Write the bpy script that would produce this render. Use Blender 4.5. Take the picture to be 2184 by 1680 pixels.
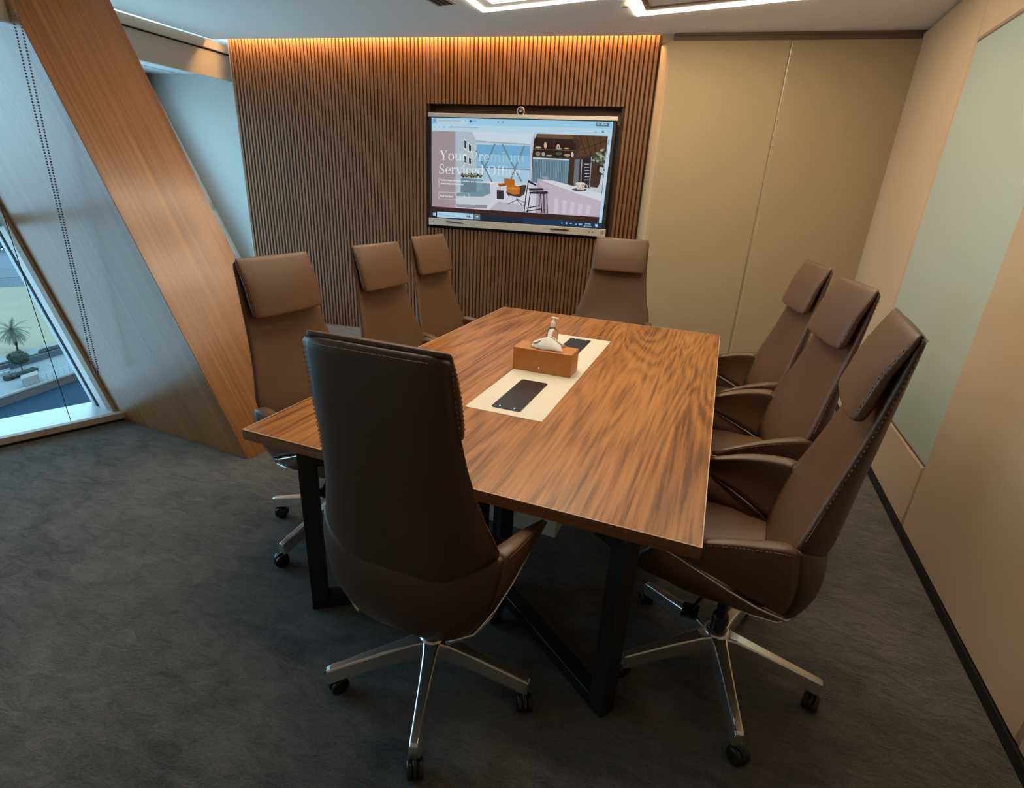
import bpy, bmesh, math, random
from mathutils import Vector, Matrix, noise
random.seed(7)
PI = math.pi
C = bpy.context.scene.collection
for o in list(bpy.data.objects):
    bpy.data.objects.remove(o)

# ------------------------------------------------------------------ camera
sc = bpy.context.scene
CAMP = Vector((0.7127, -2.549, 1.6035))
YAW, PITCH, ROLL = -0.3539, 0.3701, 0.0533
fwd = Vector((math.sin(YAW) * math.cos(PITCH), math.cos(YAW) * math.cos(PITCH), -math.sin(PITCH)))
rt0 = Vector((math.cos(YAW), -math.sin(YAW), 0))
up0 = rt0.cross(fwd)
rt = rt0 * math.cos(ROLL) + up0 * math.sin(ROLL)
up = -rt0 * math.sin(ROLL) + up0 * math.cos(ROLL)
cd = bpy.data.cameras.new('camera')
cam = bpy.data.objects.new('camera', cd)
C.objects.link(cam)
cam.matrix_world = Matrix(((rt.x, up.x, -fwd.x, CAMP.x), (rt.y, up.y, -fwd.y, CAMP.y), (rt.z, up.z, -fwd.z, CAMP.z), (0, 0, 0, 1)))
cd.sensor_fit = 'HORIZONTAL'
cd.sensor_width = 36
cd.lens = 36 * 1123.97 / 2184
cd.clip_start = 0.05
cd.clip_end = 2000
sc.camera = cam

# ------------------------------------------------------------------ exposure
sc.view_settings.view_transform = 'Standard'
sc.view_settings.look = 'None'
sc.view_settings.gamma = 1
sc.view_settings.use_curve_mapping = False
sc.view_settings.exposure = 0.0
sc.cycles.use_denoising = True
sc.cycles.max_bounces = 8
sc.cycles.diffuse_bounces = 4
sc.cycles.glossy_bounces = 4
sc.cycles.transparent_max_bounces = 12
sc.cycles.sample_clamp_indirect = 8
sc.cycles.caustics_reflective = False
sc.cycles.caustics_refractive = False

# ------------------------------------------------------------------ world (daylight sky)
W_ = bpy.data.worlds.new('sky')
sc.world = W_
W_.use_nodes = True
nt = W_.node_tree
nt.nodes.clear()
wo = nt.nodes.new('ShaderNodeOutputWorld')
bg = nt.nodes.new('ShaderNodeBackground')
tc = nt.nodes.new('ShaderNodeTexCoord')
sx = nt.nodes.new('ShaderNodeSeparateXYZ')
rp = nt.nodes.new('ShaderNodeValToRGB')
mr = nt.nodes.new('ShaderNodeMapRange')
mr.inputs[1].default_value = -0.2
mr.inputs[2].default_value = 1.0
nt.links.new(tc.outputs['Generated'], sx.inputs[0])
nt.links.new(sx.outputs[2], mr.inputs[0])
nt.links.new(mr.outputs[0], rp.inputs[0])
cr = rp.color_ramp
cr.elements[0].position = 0.10
cr.elements[0].color = (0.10, 0.20, 0.32, 1)
cr.elements[1].position = 0.17
cr.elements[1].color = (0.30, 0.52, 0.66, 1)
e_ = cr.elements.new(0.42)
e_.color = (0.36, 0.70, 1.0, 1)
e_ = cr.elements.new(1.0)
e_.color = (0.30, 0.58, 0.90, 1)
bg.inputs['Strength'].default_value = 6.3
nt.links.new(rp.outputs[0], bg.inputs[0])
nt.links.new(bg.outputs[0], wo.inputs[0])

# ================================================================== helpers
def tag(o, label=None, cat=None, group=None, kind=None):
    if label: o['label'] = label
    if cat: o['category'] = cat
    if group: o['group'] = group
    if kind: o['kind'] = kind
    return o

def obj(name, bm, mats, parent=None, smooth=False, loc=None, rot=None):
    me = bpy.data.meshes.new(name)
    bm.normal_update()
    bm.to_mesh(me)
    bm.free()
    if not isinstance(mats, (list, tuple)): mats = [mats]
    for m in mats: me.materials.append(m)
    if smooth:
        for p in me.polygons: p.use_smooth = True
    o = bpy.data.objects.new(name, me)
    C.objects.link(o)
    if parent: o.parent = parent
    if loc: o.location = loc
    if rot: o.rotation_euler = rot
    return o

def empty(name, loc=(0, 0, 0), rz=0, label=None, cat=None, group=None):
    o = bpy.data.objects.new(name, None)
    o.empty_display_size = 0.1
    C.objects.link(o)
    o.location = loc
    o.rotation_euler = (0, 0, rz)
    return tag(o, label, cat, group)

def bevel(o, w=0.004, seg=2, ang=35):
    m = o.modifiers.new('bevel', 'BEVEL')
    m.width = w
    m.segments = seg
    m.limit_method = 'ANGLE'
    m.angle_limit = math.radians(ang)
    return o

def subsurf(o, n=1):
    m = o.modifiers.new('subsurf', 'SUBSURF')
    m.levels = n
    m.render_levels = n
    return o

def face(bm, pts, mi=0):
    f = bm.faces.new([bm.verts.new(Vector(p)) for p in pts])
    f.material_index = mi
    return f

def hexa(bm, p, mi=0):
    """8 points: bottom 4 (ccw) then top 4."""
    v = [bm.verts.new(Vector(q)) for q in p]
    for a in ((3, 2, 1, 0), (4, 5, 6, 7), (0, 1, 5, 4), (1, 2, 6, 5), (2, 3, 7, 6), (3, 0, 4, 7)):
        bm.faces.new([v[i] for i in a]).material_index = mi

def box(bm, x0, x1, y0, y1, z0, z1, mi=0):
    hexa(bm, [(x0, y0, z0), (x1, y0, z0), (x1, y1, z0), (x0, y1, z0), (x0, y0, z1), (x1, y0, z1), (x1, y1, z1), (x0, y1, z1)], mi)

def prism(bm, plan, z0, z1, lean=(0, 0), mi=0):
    """plan polygon (ccw) extruded; lean = xy shift per metre of height"""
    a = [bm.verts.new((x + lean[0] * z0, y + lean[1] * z0, z0)) for x, y in plan]
    b = [bm.verts.new((x + lean[0] * z1, y + lean[1] * z1, z1)) for x, y in plan]
    n = len(plan)
    bm.faces.new(list(reversed(a))).material_index = mi
    bm.faces.new(b).material_index = mi
    for i in range(n):
        bm.faces.new([a[i], a[(i + 1) % n], b[(i + 1) % n], b[i]]).material_index = mi

def loft(bm, rings, close=True, caps=True, mi=0):
    R = [[bm.verts.new(Vector(p)) for p in r] for r in rings]
    n = len(R[0])
    for i in range(len(R) - 1):
        for j in range(n if close else n - 1):
            bm.faces.new([R[i][j], R[i][(j + 1) % n], R[i + 1][(j + 1) % n], R[i + 1][j]]).material_index = mi
    if caps and close:
        bm.faces.new(list(reversed(R[0]))).material_index = mi
        bm.faces.new(R[-1]).material_index = mi
    return R

def tube(bm, pts, r, n=8, mi=0):
    pts = [Vector(p) for p in pts]
    rings = []
    for i, p in enumerate(pts):
        d = (pts[min(i + 1, len(pts) - 1)] - pts[max(i - 1, 0)]).normalized()
        u = d.cross(Vector((0, 0, 1)))
        if u.length < 1e-3: u = d.cross(Vector((1, 0, 0)))
        u.normalize()
        w = d.cross(u)
        rr = r[i] if isinstance(r, (list, tuple)) else r
        rings.append([p + (u * math.cos(2 * PI * k / n) + w * math.sin(2 * PI * k / n)) * rr for k in range(n)])
    loft(bm, rings, mi=mi)

def lathe(bm, prof, n=24, c=(0, 0, 0), mi=0):
    loft(bm, [[(c[0] + r * math.cos(2 * PI * k / n), c[1] + r * math.sin(2 * PI * k / n), c[2] + z) for k in range(n)] for r, z in prof], mi=mi)

def lerp(a, b, t): return a + (b - a) * t

def interp(tab, x):
    if x <= tab[0][0]: return tab[0][1:]
    for a, b in zip(tab, tab[1:]):
        if x <= b[0]:
            t = (x - a[0]) / (b[0] - a[0])
            return tuple(lerp(p, q, t) for p, q in zip(a[1:], b[1:]))
    return tab[-1][1:]

# ================================================================== materials
def mat(name, col=(0.5, 0.5, 0.5), rough=0.5, metal=0.0, spec=0.5, coat=0.0, coat_rough=0.1, bump=None, emis=None, var=None):
    """bump=(scale, strength, distance); var=(scale, amount) gentle noise variation of the colour"""
    m = bpy.data.materials.new(name)
    m.use_nodes = True
    t = m.node_tree
    b = t.nodes['Principled BSDF']
    b.inputs['Base Color'].default_value = (*col, 1)
    b.inputs['Roughness'].default_value = rough
    b.inputs['Metallic'].default_value = metal
    b.inputs['Specular IOR Level'].default_value = spec
    b.inputs['Coat Weight'].default_value = coat
    b.inputs['Coat Roughness'].default_value = coat_rough
    if emis:
        b.inputs['Emission Color'].default_value = (*emis[0], 1)
        b.inputs['Emission Strength'].default_value = emis[1]
    co = t.nodes.new('ShaderNodeTexCoord')
    if bump:
        n = t.nodes.new('ShaderNodeTexNoise')
        n.inputs['Scale'].default_value = bump[0]
        n.inputs['Detail'].default_value = 4
        bp = t.nodes.new('ShaderNodeBump')
        bp.inputs['Strength'].default_value = bump[1]
        bp.inputs['Distance'].default_value = bump[2]
        t.links.new(co.outputs['Object'], n.inputs['Vector'])
        t.links.new(n.outputs['Fac'], bp.inputs['Height'])
        t.links.new(bp.outputs[0], b.inputs['Normal'])
    if var:
        n = t.nodes.new('ShaderNodeTexNoise')
        n.inputs['Scale'].default_value = var[0]
        n.inputs['Detail'].default_value = 5
        mx = t.nodes.new('ShaderNodeMix')
        mx.data_type = 'RGBA'
        k = var[1]
        mx.inputs[6].default_value = (*[c * (1 - k) for c in col], 1)
        mx.inputs[7].default_value = (*[min(1, c * (1 + k)) for c in col], 1)
        t.links.new(co.outputs['Object'], n.inputs['Vector'])
        t.links.new(n.outputs['Fac'], mx.inputs[0])
        t.links.new(mx.outputs[2], b.inputs['Base Color'])
    return m

def emit(name, col, s):
    m = bpy.data.materials.new(name)
    m.use_nodes = True
    t = m.node_tree
    t.nodes.clear()
    o = t.nodes.new('ShaderNodeOutputMaterial')
    e = t.nodes.new('ShaderNodeEmission')
    e.inputs[0].default_value = (*col, 1)
    e.inputs[1].default_value = s
    t.links.new(e.outputs[0], o.inputs[0])
    return m

def wood(name, dark, light, axis='Z', rough=0.4, fine=60.0, long=1.6, coat=0.0, lean=0.0, figure=0.5, spec=0.5, mid=None, broad=None, ring=(52, .16)):
    """wood with grain along an axis; lean shears the grain (x per z)"""
    m = bpy.data.materials.new(name)
    m.use_nodes = True
    t = m.node_tree
    L = t.links.new
    b = t.nodes['Principled BSDF']
    b.inputs['Roughness'].default_value = rough
    b.inputs['Coat Weight'].default_value = coat
    b.inputs['Coat Roughness'].default_value = 0.2
    b.inputs['Specular IOR Level'].default_value = spec
    co = t.nodes.new('ShaderNodeTexCoord')
    src = co.outputs['Object']
    if lean:
        s = t.nodes.new('ShaderNodeSeparateXYZ')
        L(src, s.inputs[0])
        ma = t.nodes.new('ShaderNodeMath')
        ma.operation = 'MULTIPLY_ADD'
        ma.inputs[1].default_value = lean
        L(s.outputs[2], ma.inputs[0])
        L(s.outputs[0], ma.inputs[2])
        c = t.nodes.new('ShaderNodeCombineXYZ')
        L(ma.outputs[0], c.inputs[0])
        L(s.outputs[1], c.inputs[1])
        L(s.outputs[2], c.inputs[2])
        src = c.outputs[0]
    sc_f = {'X': (long, fine, fine), 'Y': (fine, long, fine), 'Z': (fine, fine, long)}[axis]
    k = 0.11
    sc_b = {'X': (long * .35, fine * k, fine * k), 'Y': (fine * k, long * .35, fine * k), 'Z': (fine * k, fine * k, long * .35)}[axis]
    if broad: sc_b = {'X': (broad[1], broad[0], broad[0]), 'Y': (broad[0], broad[1], broad[0]), 'Z': (broad[0], broad[0], broad[1])}[axis]
    mp = t.nodes.new('ShaderNodeMapping')
    mp.inputs['Scale'].default_value = sc_f
    L(src, mp.inputs[0])
    mb = t.nodes.new('ShaderNodeMapping')
    mb.inputs['Scale'].default_value = sc_b
    L(src, mb.inputs[0])
    n1 = t.nodes.new('ShaderNodeTexNoise')
    n1.inputs['Scale'].default_value = 1.0
    n1.inputs['Detail'].default_value = 6
    n1.inputs['Roughness'].default_value = 0.65
    L(mp.outputs[0], n1.inputs['Vector'])
    n2 = t.nodes.new('ShaderNodeTexNoise')
    n2.inputs['Scale'].default_value = 1.0
    n2.inputs['Detail'].default_value = 2.0
    n2.inputs['Distortion'].default_value = 0.6
    L(mb.outputs[0], n2.inputs['Vector'])
    # contour rings of the broad noise give cathedral figure
    mu = t.nodes.new('ShaderNodeMath')
    mu.operation = 'MULTIPLY'
    mu.inputs[1].default_value = ring[0]
    L(n2.outputs['Fac'], mu.inputs[0])
    si = t.nodes.new('ShaderNodeMath')
    si.operation = 'SINE'
    L(mu.outputs[0], si.inputs[0])
    m1 = t.nodes.new('ShaderNodeMath')
    m1.operation = 'MULTIPLY_ADD'
    m1.inputs[1].default_value = ring[1] * figure
    L(si.outputs[0], m1.inputs[0])
    L(n1.outputs['Fac'], m1.inputs[2])
    m2 = t.nodes.new('ShaderNodeMath')
    m2.operation = 'MULTIPLY_ADD'
    m2.inputs[1].default_value = 0.9 * figure
    L(n2.outputs['Fac'], m2.inputs[0])
    L(m1.outputs[0], m2.inputs[2])
    m3 = t.nodes.new('ShaderNodeMath')
    m3.operation = 'ADD'
    m3.inputs[1].default_value = -0.45 * figure
    L(m2.outputs[0], m3.inputs[0])
    r = t.nodes.new('ShaderNodeValToRGB')
    r.color_ramp.elements[0].position = 0.30
    r.color_ramp.elements[0].color = (*dark, 1)
    r.color_ramp.elements[1].position = 0.70
    r.color_ramp.elements[1].color = (*light, 1)
    if mid:
        q = r.color_ramp.elements.new(0.5)
        q.color = (*mid, 1)
    L(m3.outputs[0], r.inputs[0])
    L(r.outputs[0], b.inputs['Base Color'])
    bp = t.nodes.new('ShaderNodeBump')
    bp.inputs['Strength'].default_value = 0.15
    bp.inputs['Distance'].default_value = 0.001
    L(n1.outputs['Fac'], bp.inputs['Height'])
    L(bp.outputs[0], b.inputs['Normal'])
    return m

def fabric(name, c1, c2, rough=0.85, sc_=(60, 60, 900)):
    m = bpy.data.materials.new(name)
    m.use_nodes = True
    t = m.node_tree
    L = t.links.new
    b = t.nodes['Principled BSDF']
    b.inputs['Roughness'].default_value = rough
    b.inputs['Specular IOR Level'].default_value = 0.25
    b.inputs['Sheen Weight'].default_value = 0.15
    co = t.nodes.new('ShaderNodeTexCoord')
    mp = t.nodes.new('ShaderNodeMapping')
    mp.inputs['Scale'].default_value = sc_
    L(co.outputs['Object'], mp.inputs[0])
    n = t.nodes.new('ShaderNodeTexNoise')
    n.inputs['Scale'].default_value = 1
    n.inputs['Detail'].default_value = 3
    L(mp.outputs[0], n.inputs['Vector'])
    mx = t.nodes.new('ShaderNodeMix')
    mx.data_type = 'RGBA'
    mx.inputs[6].default_value = (*c1, 1)
    mx.inputs[7].default_value = (*c2, 1)
    L(n.outputs['Fac'], mx.inputs[0])
    L(mx.outputs[2], b.inputs['Base Color'])
    bp = t.nodes.new('ShaderNodeBump')
    bp.inputs['Strength'].default_value = 0.25
    bp.inputs['Distance'].default_value = 0.001
    L(n.outputs['Fac'], bp.inputs['Height'])
    L(bp.outputs[0], b.inputs['Normal'])
    return m

def carpet_mat():
    m = bpy.data.materials.new('carpet_pile')
    m.use_nodes = True
    t = m.node_tree
    L = t.links.new
    b = t.nodes['Principled BSDF']
    b.inputs['Roughness'].default_value = 0.95
    b.inputs['Specular IOR Level'].default_value = 0.1
    b.inputs['Sheen Weight'].default_value = 0.35
    b.inputs['Sheen Roughness'].default_value = 0.5
    co = t.nodes.new('ShaderNodeTexCoord')
    def N(scale, detail, rough=0.6, dist=0.0, st=(1, 1, 1), rz=0.0):
        mp = t.nodes.new('ShaderNodeMapping')
        mp.inputs['Scale'].default_value = st
        mp.inputs['Rotation'].default_value = (0, 0, rz)
        L(co.outputs['Object'], mp.inputs[0])
        n = t.nodes.new('ShaderNodeTexNoise')
        n.inputs['Scale'].default_value = scale
        n.inputs['Detail'].default_value = detail
        n.inputs['Roughness'].default_value = rough
        n.inputs['Distortion'].default_value = dist
        L(mp.outputs[0], n.inputs['Vector'])
        return n.outputs['Fac']
    big = N(2.2, 4, 0.6, 1.2)
    midn = N(8, 6, 0.72, 0.9, (1, 2.2, 1), 0.5)
    fine = N(95, 5, 0.75, 0.3, (1, 1.6, 1), 0.4)
    def mad(a, k, c):
        q = t.nodes.new('ShaderNodeMath')
        q.operation = 'MULTIPLY_ADD'
        q.inputs[1].default_value = k
        L(a, q.inputs[0])
        if isinstance(c, float): q.inputs[2].default_value = c
        else: L(c, q.inputs[2])
        return q.outputs[0]
    h = mad(big, 0.55, mad(midn, 0.75, mad(fine, 0.60, -0.45)))
    r = t.nodes.new('ShaderNodeValToRGB')
    r.color_ramp.elements[0].position = 0.30
    r.color_ramp.elements[0].color = (0.036, 0.032, 0.028, 1)
    r.color_ramp.elements[1].position = 0.70
    r.color_ramp.elements[1].color = (0.26, 0.225, 0.190, 1)
    L(h, r.inputs[0])
    L(r.outputs[0], b.inputs['Base Color'])
    hb = mad(midn, 1.3, mad(fine, 0.55, mad(big, 0.8, 0.0)))
    bp = t.nodes.new('ShaderNodeBump')
    bp.inputs['Strength'].default_value = 0.9
    bp.inputs['Distance'].default_value = 0.045
    L(hb, bp.inputs['Height'])
    L(bp.outputs[0], b.inputs['Normal'])
    return m

def glass_mat(name, tint=(0.93, 0.97, 0.98), refl=1.0):
    m = bpy.data.materials.new(name)
    m.use_nodes = True
    t = m.node_tree
    t.nodes.clear()
    L = t.links.new
    o = t.nodes.new('ShaderNodeOutputMaterial')
    tr = t.nodes.new('ShaderNodeBsdfTransparent')
    tr.inputs[0].default_value = (*tint, 1)
    gl = t.nodes.new('ShaderNodeBsdfGlossy')
    gl.inputs['Roughness'].default_value = 0.01
    gl.inputs['Color'].default_value = (refl, refl, refl, 1)
    fr = t.nodes.new('ShaderNodeFresnel')
    ge = t.nodes.new('ShaderNodeNewGeometry')      # same reflectance from both sides of the thin pane
    io = t.nodes.new('ShaderNodeMath')
    io.operation = 'MULTIPLY_ADD'
    io.inputs[1].default_value = 1 / 1.5 - 1.5
    io.inputs[2].default_value = 1.5
    L(ge.outputs['Backfacing'], io.inputs[0])
    L(io.outputs[0], fr.inputs[0])
    mx = t.nodes.new('ShaderNodeMixShader')
    L(fr.outputs[0], mx.inputs[0])
    L(tr.outputs[0], mx.inputs[1])
    L(gl.outputs[0], mx.inputs[2])
    L(mx.outputs[0], o.inputs[0])
    return m

M = {}
M['carpet'] = carpet_mat()
M['ceiling'] = mat('white_plaster_ceiling', (0.86, 0.86, 0.82), 0.9, spec=0.2)
M['soffit'] = mat('white_soffit_panel', (0.80, 0.82, 0.84), 0.8, spec=0.3)
M['slat'] = wood('walnut_slat', (0.085, 0.032, 0.009), (0.26, 0.105, 0.030), 'Z', 0.5, fine=150, long=2.0, figure=0.25)
M['slatback'] = mat('dark_brown_backing', (0.035, 0.015, 0.006), 0.8)
M['recess'] = wood('walnut_recess_panel', (0.07, 0.028, 0.010), (0.15, 0.065, 0.025), 'X', 0.5, fine=120, long=2.0, figure=0.2)
M['pier'] = wood('teak_veneer_pier', (0.20, 0.078, 0.022), (0.40, 0.175, 0.055), 'Z', 0.33, fine=55, long=0.5, lean=0.505, figure=0.2, spec=0.6, coat=0.4)
M['table'] = wood('walnut_laminate_tabletop', (0.140, 0.050, 0.013), (0.48, 0.205, 0.060), 'Y', 0.33, fine=70, long=2.2, figure=0.42, mid=(0.35, 0.138, 0.038), spec=0.45, broad=(3.4, .30), ring=(88, .20))
M['tedge'] = wood('walnut_edge_banding', (0.13, 0.050, 0.016), (0.30, 0.125, 0.042), 'X', 0.45, fine=90, long=2.0, figure=0.2)
M['edgeline'] = mat('pale_edge_line', (0.72, 0.50, 0.28), 0.4)
M['fab_back'] = fabric('beige_fabric_back', (0.36, 0.265, 0.155), (0.47, 0.35, 0.215), sc_=(40, 40, 500))
M['fab_right'] = fabric('beige_fabric_right', (0.47, 0.335, 0.21), (0.58, 0.42, 0.27), sc_=(300, 300, 300))
M['fab_left'] = fabric('pale_grey_fabric', (0.50, 0.50, 0.46), (0.60, 0.60, 0.56), sc_=(40, 40, 500))
M['brownstrip'] = mat('brown_trim', (0.16, 0.10, 0.065), 0.6)
M['seam'] = mat('pale_metal_seam', (0.60, 0.52, 0.42), 0.4, metal=0.6)
M['board'] = mat('pale_green_glass', (0.52, 0.63, 0.54), 0.22, spec=0.7, coat=0.6, coat_rough=0.05)
M['black'] = mat('matte_black', (0.012, 0.011, 0.010), 0.6)
M['blackmetal'] = mat('black_powder_coated_metal', (0.010, 0.010, 0.010), 0.45, bump=(300, 0.1, 0.0005))
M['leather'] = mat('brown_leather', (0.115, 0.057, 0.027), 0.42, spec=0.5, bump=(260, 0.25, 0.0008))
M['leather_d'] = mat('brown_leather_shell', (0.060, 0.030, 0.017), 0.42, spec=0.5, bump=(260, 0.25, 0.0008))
M['thread'] = mat('tan_thread', (0.30, 0.155, 0.07), 0.7)
M['chrome'] = mat('polished_aluminium', (0.74, 0.73, 0.70), 0.19, metal=0.88)
M['plastic'] = mat('black_plastic', (0.014, 0.014, 0.015), 0.3)
M['frame_blue'] = mat('anodised_window_frame', (0.42, 0.47, 0.50), 0.35, metal=0.5)
M['frame_dark'] = mat('dark_gasket', (0.03, 0.045, 0.055), 0.4)
M['frame_white'] = mat('white_window_liner', (0.90, 0.92, 0.93), 0.45)
M['beige_trim'] = mat('beige_painted_trim', (0.42, 0.34, 0.26), 0.6)
M['fascia'] = mat('beige_grey_fascia', (0.50, 0.44, 0.35), 0.7)
M['sill'] = mat('grey_white_sill', (0.55, 0.60, 0.62), 0.3, spec=0.6)
M['glass'] = glass_mat('window_glass', refl=.55)
M['cream'] = mat('cream_white_insert', (0.80, 0.74, 0.62), 0.4)
M['box_leather'] = mat('tan_leather_box', (0.50, 0.190, 0.042), 0.42, bump=(400, 0.4, 0.0006), var=(40, 0.12))
M['box_dark'] = mat('dark_slot', (0.02, 0.012, 0.008), 0.8)
M['tissue'] = mat('white_tissue_paper', (0.82, 0.78, 0.72), 0.9, bump=(60, 0.4, 0.002))
M['tissue'].node_tree.nodes['Principled BSDF'].inputs['Subsurface Weight'].default_value = 0.1
M['white_plastic'] = mat('white_plastic', (0.82, 0.80, 0.76), 0.35)
M['silver'] = mat('satin_champagne_bezel', (0.62, 0.56, 0.47), 0.4, metal=0.4)
M['led_w'] = emit('white_led_diffuser', (1.0, 0.84, 0.62), 24.0)
M['led_o'] = emit('warm_led_strip', (1.0, 0.56, 0.20), 130.0)
M['led_c'] = emit('cool_led_strip', (0.72, 0.86, 0.88), 1.15)
M['led_b'] = emit('blue_indicator_led', (0.25, 0.6, 1.0), 4.0)

# ================================================================== room frame
a_ = 0.1188
EX = Vector((math.cos(a_), math.sin(a_), 0))
NN = Vector((-math.sin(a_), math.cos(a_), 0))
WD = 2.8443
def W(s, d, z): return EX * s + NN * (WD - d) + Vector((0, 0, z))
def wbox(bm, s0, s1, d0, d1, z0, z1, mi=0):
    """box in the coordinates of the back wall: s along it, d out into the room"""
    hexa(bm, [W(s0, d1, z0), W(s1, d1, z0), W(s1, d0, z0), W(s0, d0, z0), W(s0, d1, z1), W(s1, d1, z1), W(s1, d0, z1), W(s0, d0, z1)], mi)
def S(name, bm, m, parent=None, smooth=False):
    o = obj(name, bm, m, parent, smooth)
    if not parent: o['kind'] = 'structure'
    return o
H = 2.874
XR = 1.845
YF = -3.9      # wall behind the camera
S0, S1, S2 = -4.114, 0.243, 2.171

# floor
bm = bmesh.new()
face(bm, [(-2.9, YF, 0), (XR + .1, YF, 0), (XR + .1, 3.3, 0), (-2.9, 3.3, 0)])
face(bm, [(-4.70, YF, 0), (-2.9, YF, 0), (-2.9, -.36, 0), (-3.15, -.36, 0)])
face(bm, [(-2.9, .15, 0), (-2.9, 2.75, 0), (-4.45, 2.75, 0), (-4.45, 2.40, 0)])
S('floor', bm, M['carpet'])

# ceiling: stops short of the slatted wall so that the warm LED slot stays open
bm = bmesh.new()
cz0, cz1 = H, H + .06
e0, e1 = W(-4.60, .09, 0), W(S1 + .02, .09, 0)
f0, f1 = W(S1 + .02, .02, 0), W(2.5, .02, 0)
g0 = W(1.6, .02, 0)
prism(bm, [(-4.5, YF - .1), (XR + .1, YF - .1), (XR + .1, 1.9), (-4.5, 1.9)], cz0, cz1)
prism(bm, [(-4.5, 1.9), (e1.x, 1.9), (e1.x, e1.y), (-4.5, e0.y)], cz0, cz1)
prism(bm, [(e1.x, 1.9), (XR + .1, 1.9), (XR + .1, 3.03), (f0.x, f0.y), (e1.x, e1.y)], cz0, cz1)
S('ceiling', bm, M['ceiling'])
# slot cover above
bm = bmesh.new()
wbox(bm, -4.7, S1 + .05, -.1, .14, 2.99, 3.02)
S('trim_1', bm, M['ceiling'])
bm = bmesh.new()
wbox(bm, S0 + .03, S1 - .02, .066, .084, 2.945, 2.957)
tag(obj('led_strip', bm, M['led_o']), 'warm LED strip hidden in the ceiling slot above the slatted wall', 'led strip')

# ---- wall_back: slats with a recess for the display
RS0, RS1, RZ0, RZ1 = -1.885, -0.018, 1.185, 2.345
bm = bmesh.new()
pitch = 0.0400
k = 0
s = S0
while s < S1 - 0.01:
    sa, sb = s + .0025, min(s + .0345, S1)
    def slat(za, zb):
        n = 4
        prof = [(sa, 0.0), (sa + .002, .019), (sa + .006, .024), (sb - .006, .024), (sb - .002, .019), (sb, 0.0)]
        A = [bm.verts.new(W(p[0], p[1], za)) for p in prof]
        B = [bm.verts.new(W(p[0], p[1], zb)) for p in prof]
        for i in range(5):
            bm.faces.new([A[i + 1], A[i], B[i], B[i + 1]])
        bm.faces.new(A)
        bm.faces.new(list(reversed(B)))
    if sb > RS0 and sa < RS1:
        slat(0, RZ0)
        slat(RZ1, 2.96)
    else:
        slat(0, 2.96)
    s += pitch
# backing with the recess cut out
D = 0.004
for (u0, u1, z0, z1) in ((S0, RS0, 0, 2.99), (RS1, S1, 0, 2.99), (RS0, RS1, 0, RZ0), (RS0, RS1, RZ1, 2.99)):
    wbox(bm, u0, u1, -.12, D, z0, z1, 1)
wbox(bm, RS0, RS1, -.13, -.12, RZ0, RZ1, 2)
wbox(bm, RS0 - .004, RS0, -.12, .020, RZ0, RZ1, 1)
wbox(bm, S1, S1 + .2, -.12, -.01, 0, 2.99, 1)
S('wall_back', bm, [M['slat'], M['slatback'], M['recess']])

# ---- pale fabric wall beyond the slats, up to the leaning glass
bm = bmesh.new()
wbox(bm, -6.3, S0, -.26, -.16, -.05, 3.1)
wbox(bm, S0 - .01, S0 + .01, -.2, -.10, 0, 3.1)
S('wall_back_left', bm, M['fab_left'])
bm = bmesh.new()
wbox(bm, S0 - .012, S0, -.16, .018, 0, 2.96)
S('trim_2', bm, M['beige_trim'])

# ---- upholstered part of the back wall, standing proud, rounded on its left side
bm = bmesh.new()
FD = 0.16
def padded(sa, sb, za, zb, lround=False):
    if lround:
        pl = [(S1 + .012, 0), (S1 + .03, .04), (S1 + .058, .105), (S1 + .075, .14), (S1 + .098, .157), (S1 + .125, FD)]
    else:
        pl = [(sa, 0), (sa, FD - .012), (sa + .004, FD - .004), (sa + .012, FD)]
    pr = [(sb - .012, FD), (sb - .004, FD - .004), (sb, FD - .012), (sb, 0)]
    prof = pl + pr
    A = [bm.verts.new(W(p[0], p[1], za)) for p in prof]
    B = [bm.verts.new(W(p[0], p[1], zb)) for p in prof]
    for i in range(len(prof) - 1):
        bm.faces.new([A[i], A[i + 1], B[i + 1], B[i]])
    bm.faces.new(B)
SS = 1.274
padded(S1, SS - .004, .05, 2.815, True)
padded(SS + .004, S2 + .1, .05, 2.815)
wbox(bm, SS - .004, SS + .004, -.05, FD - .010, .05, 2.815, 1)
wbox(bm, S1 + .11, S2 + .1, -.05, FD - .015, 2.815, 2.874, 2)
wbox(bm, S1 + .02, S1 + .11, -.05, .12, 2.815, 2.874, 0)
wbox(bm, S1 + .11, S2 + .1, FD - .03, FD - .004, 2.855, 2.874, 2)
o = S('wall_back_right', bm, [M['fab_back'], M['seam'], M['brownstrip']])
bm = bmesh.new()
wbox(bm, S1 + .1, S2 + .1, 0, FD - .01, 0, .05)
S('baseboard_back', bm, M['black'])

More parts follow.
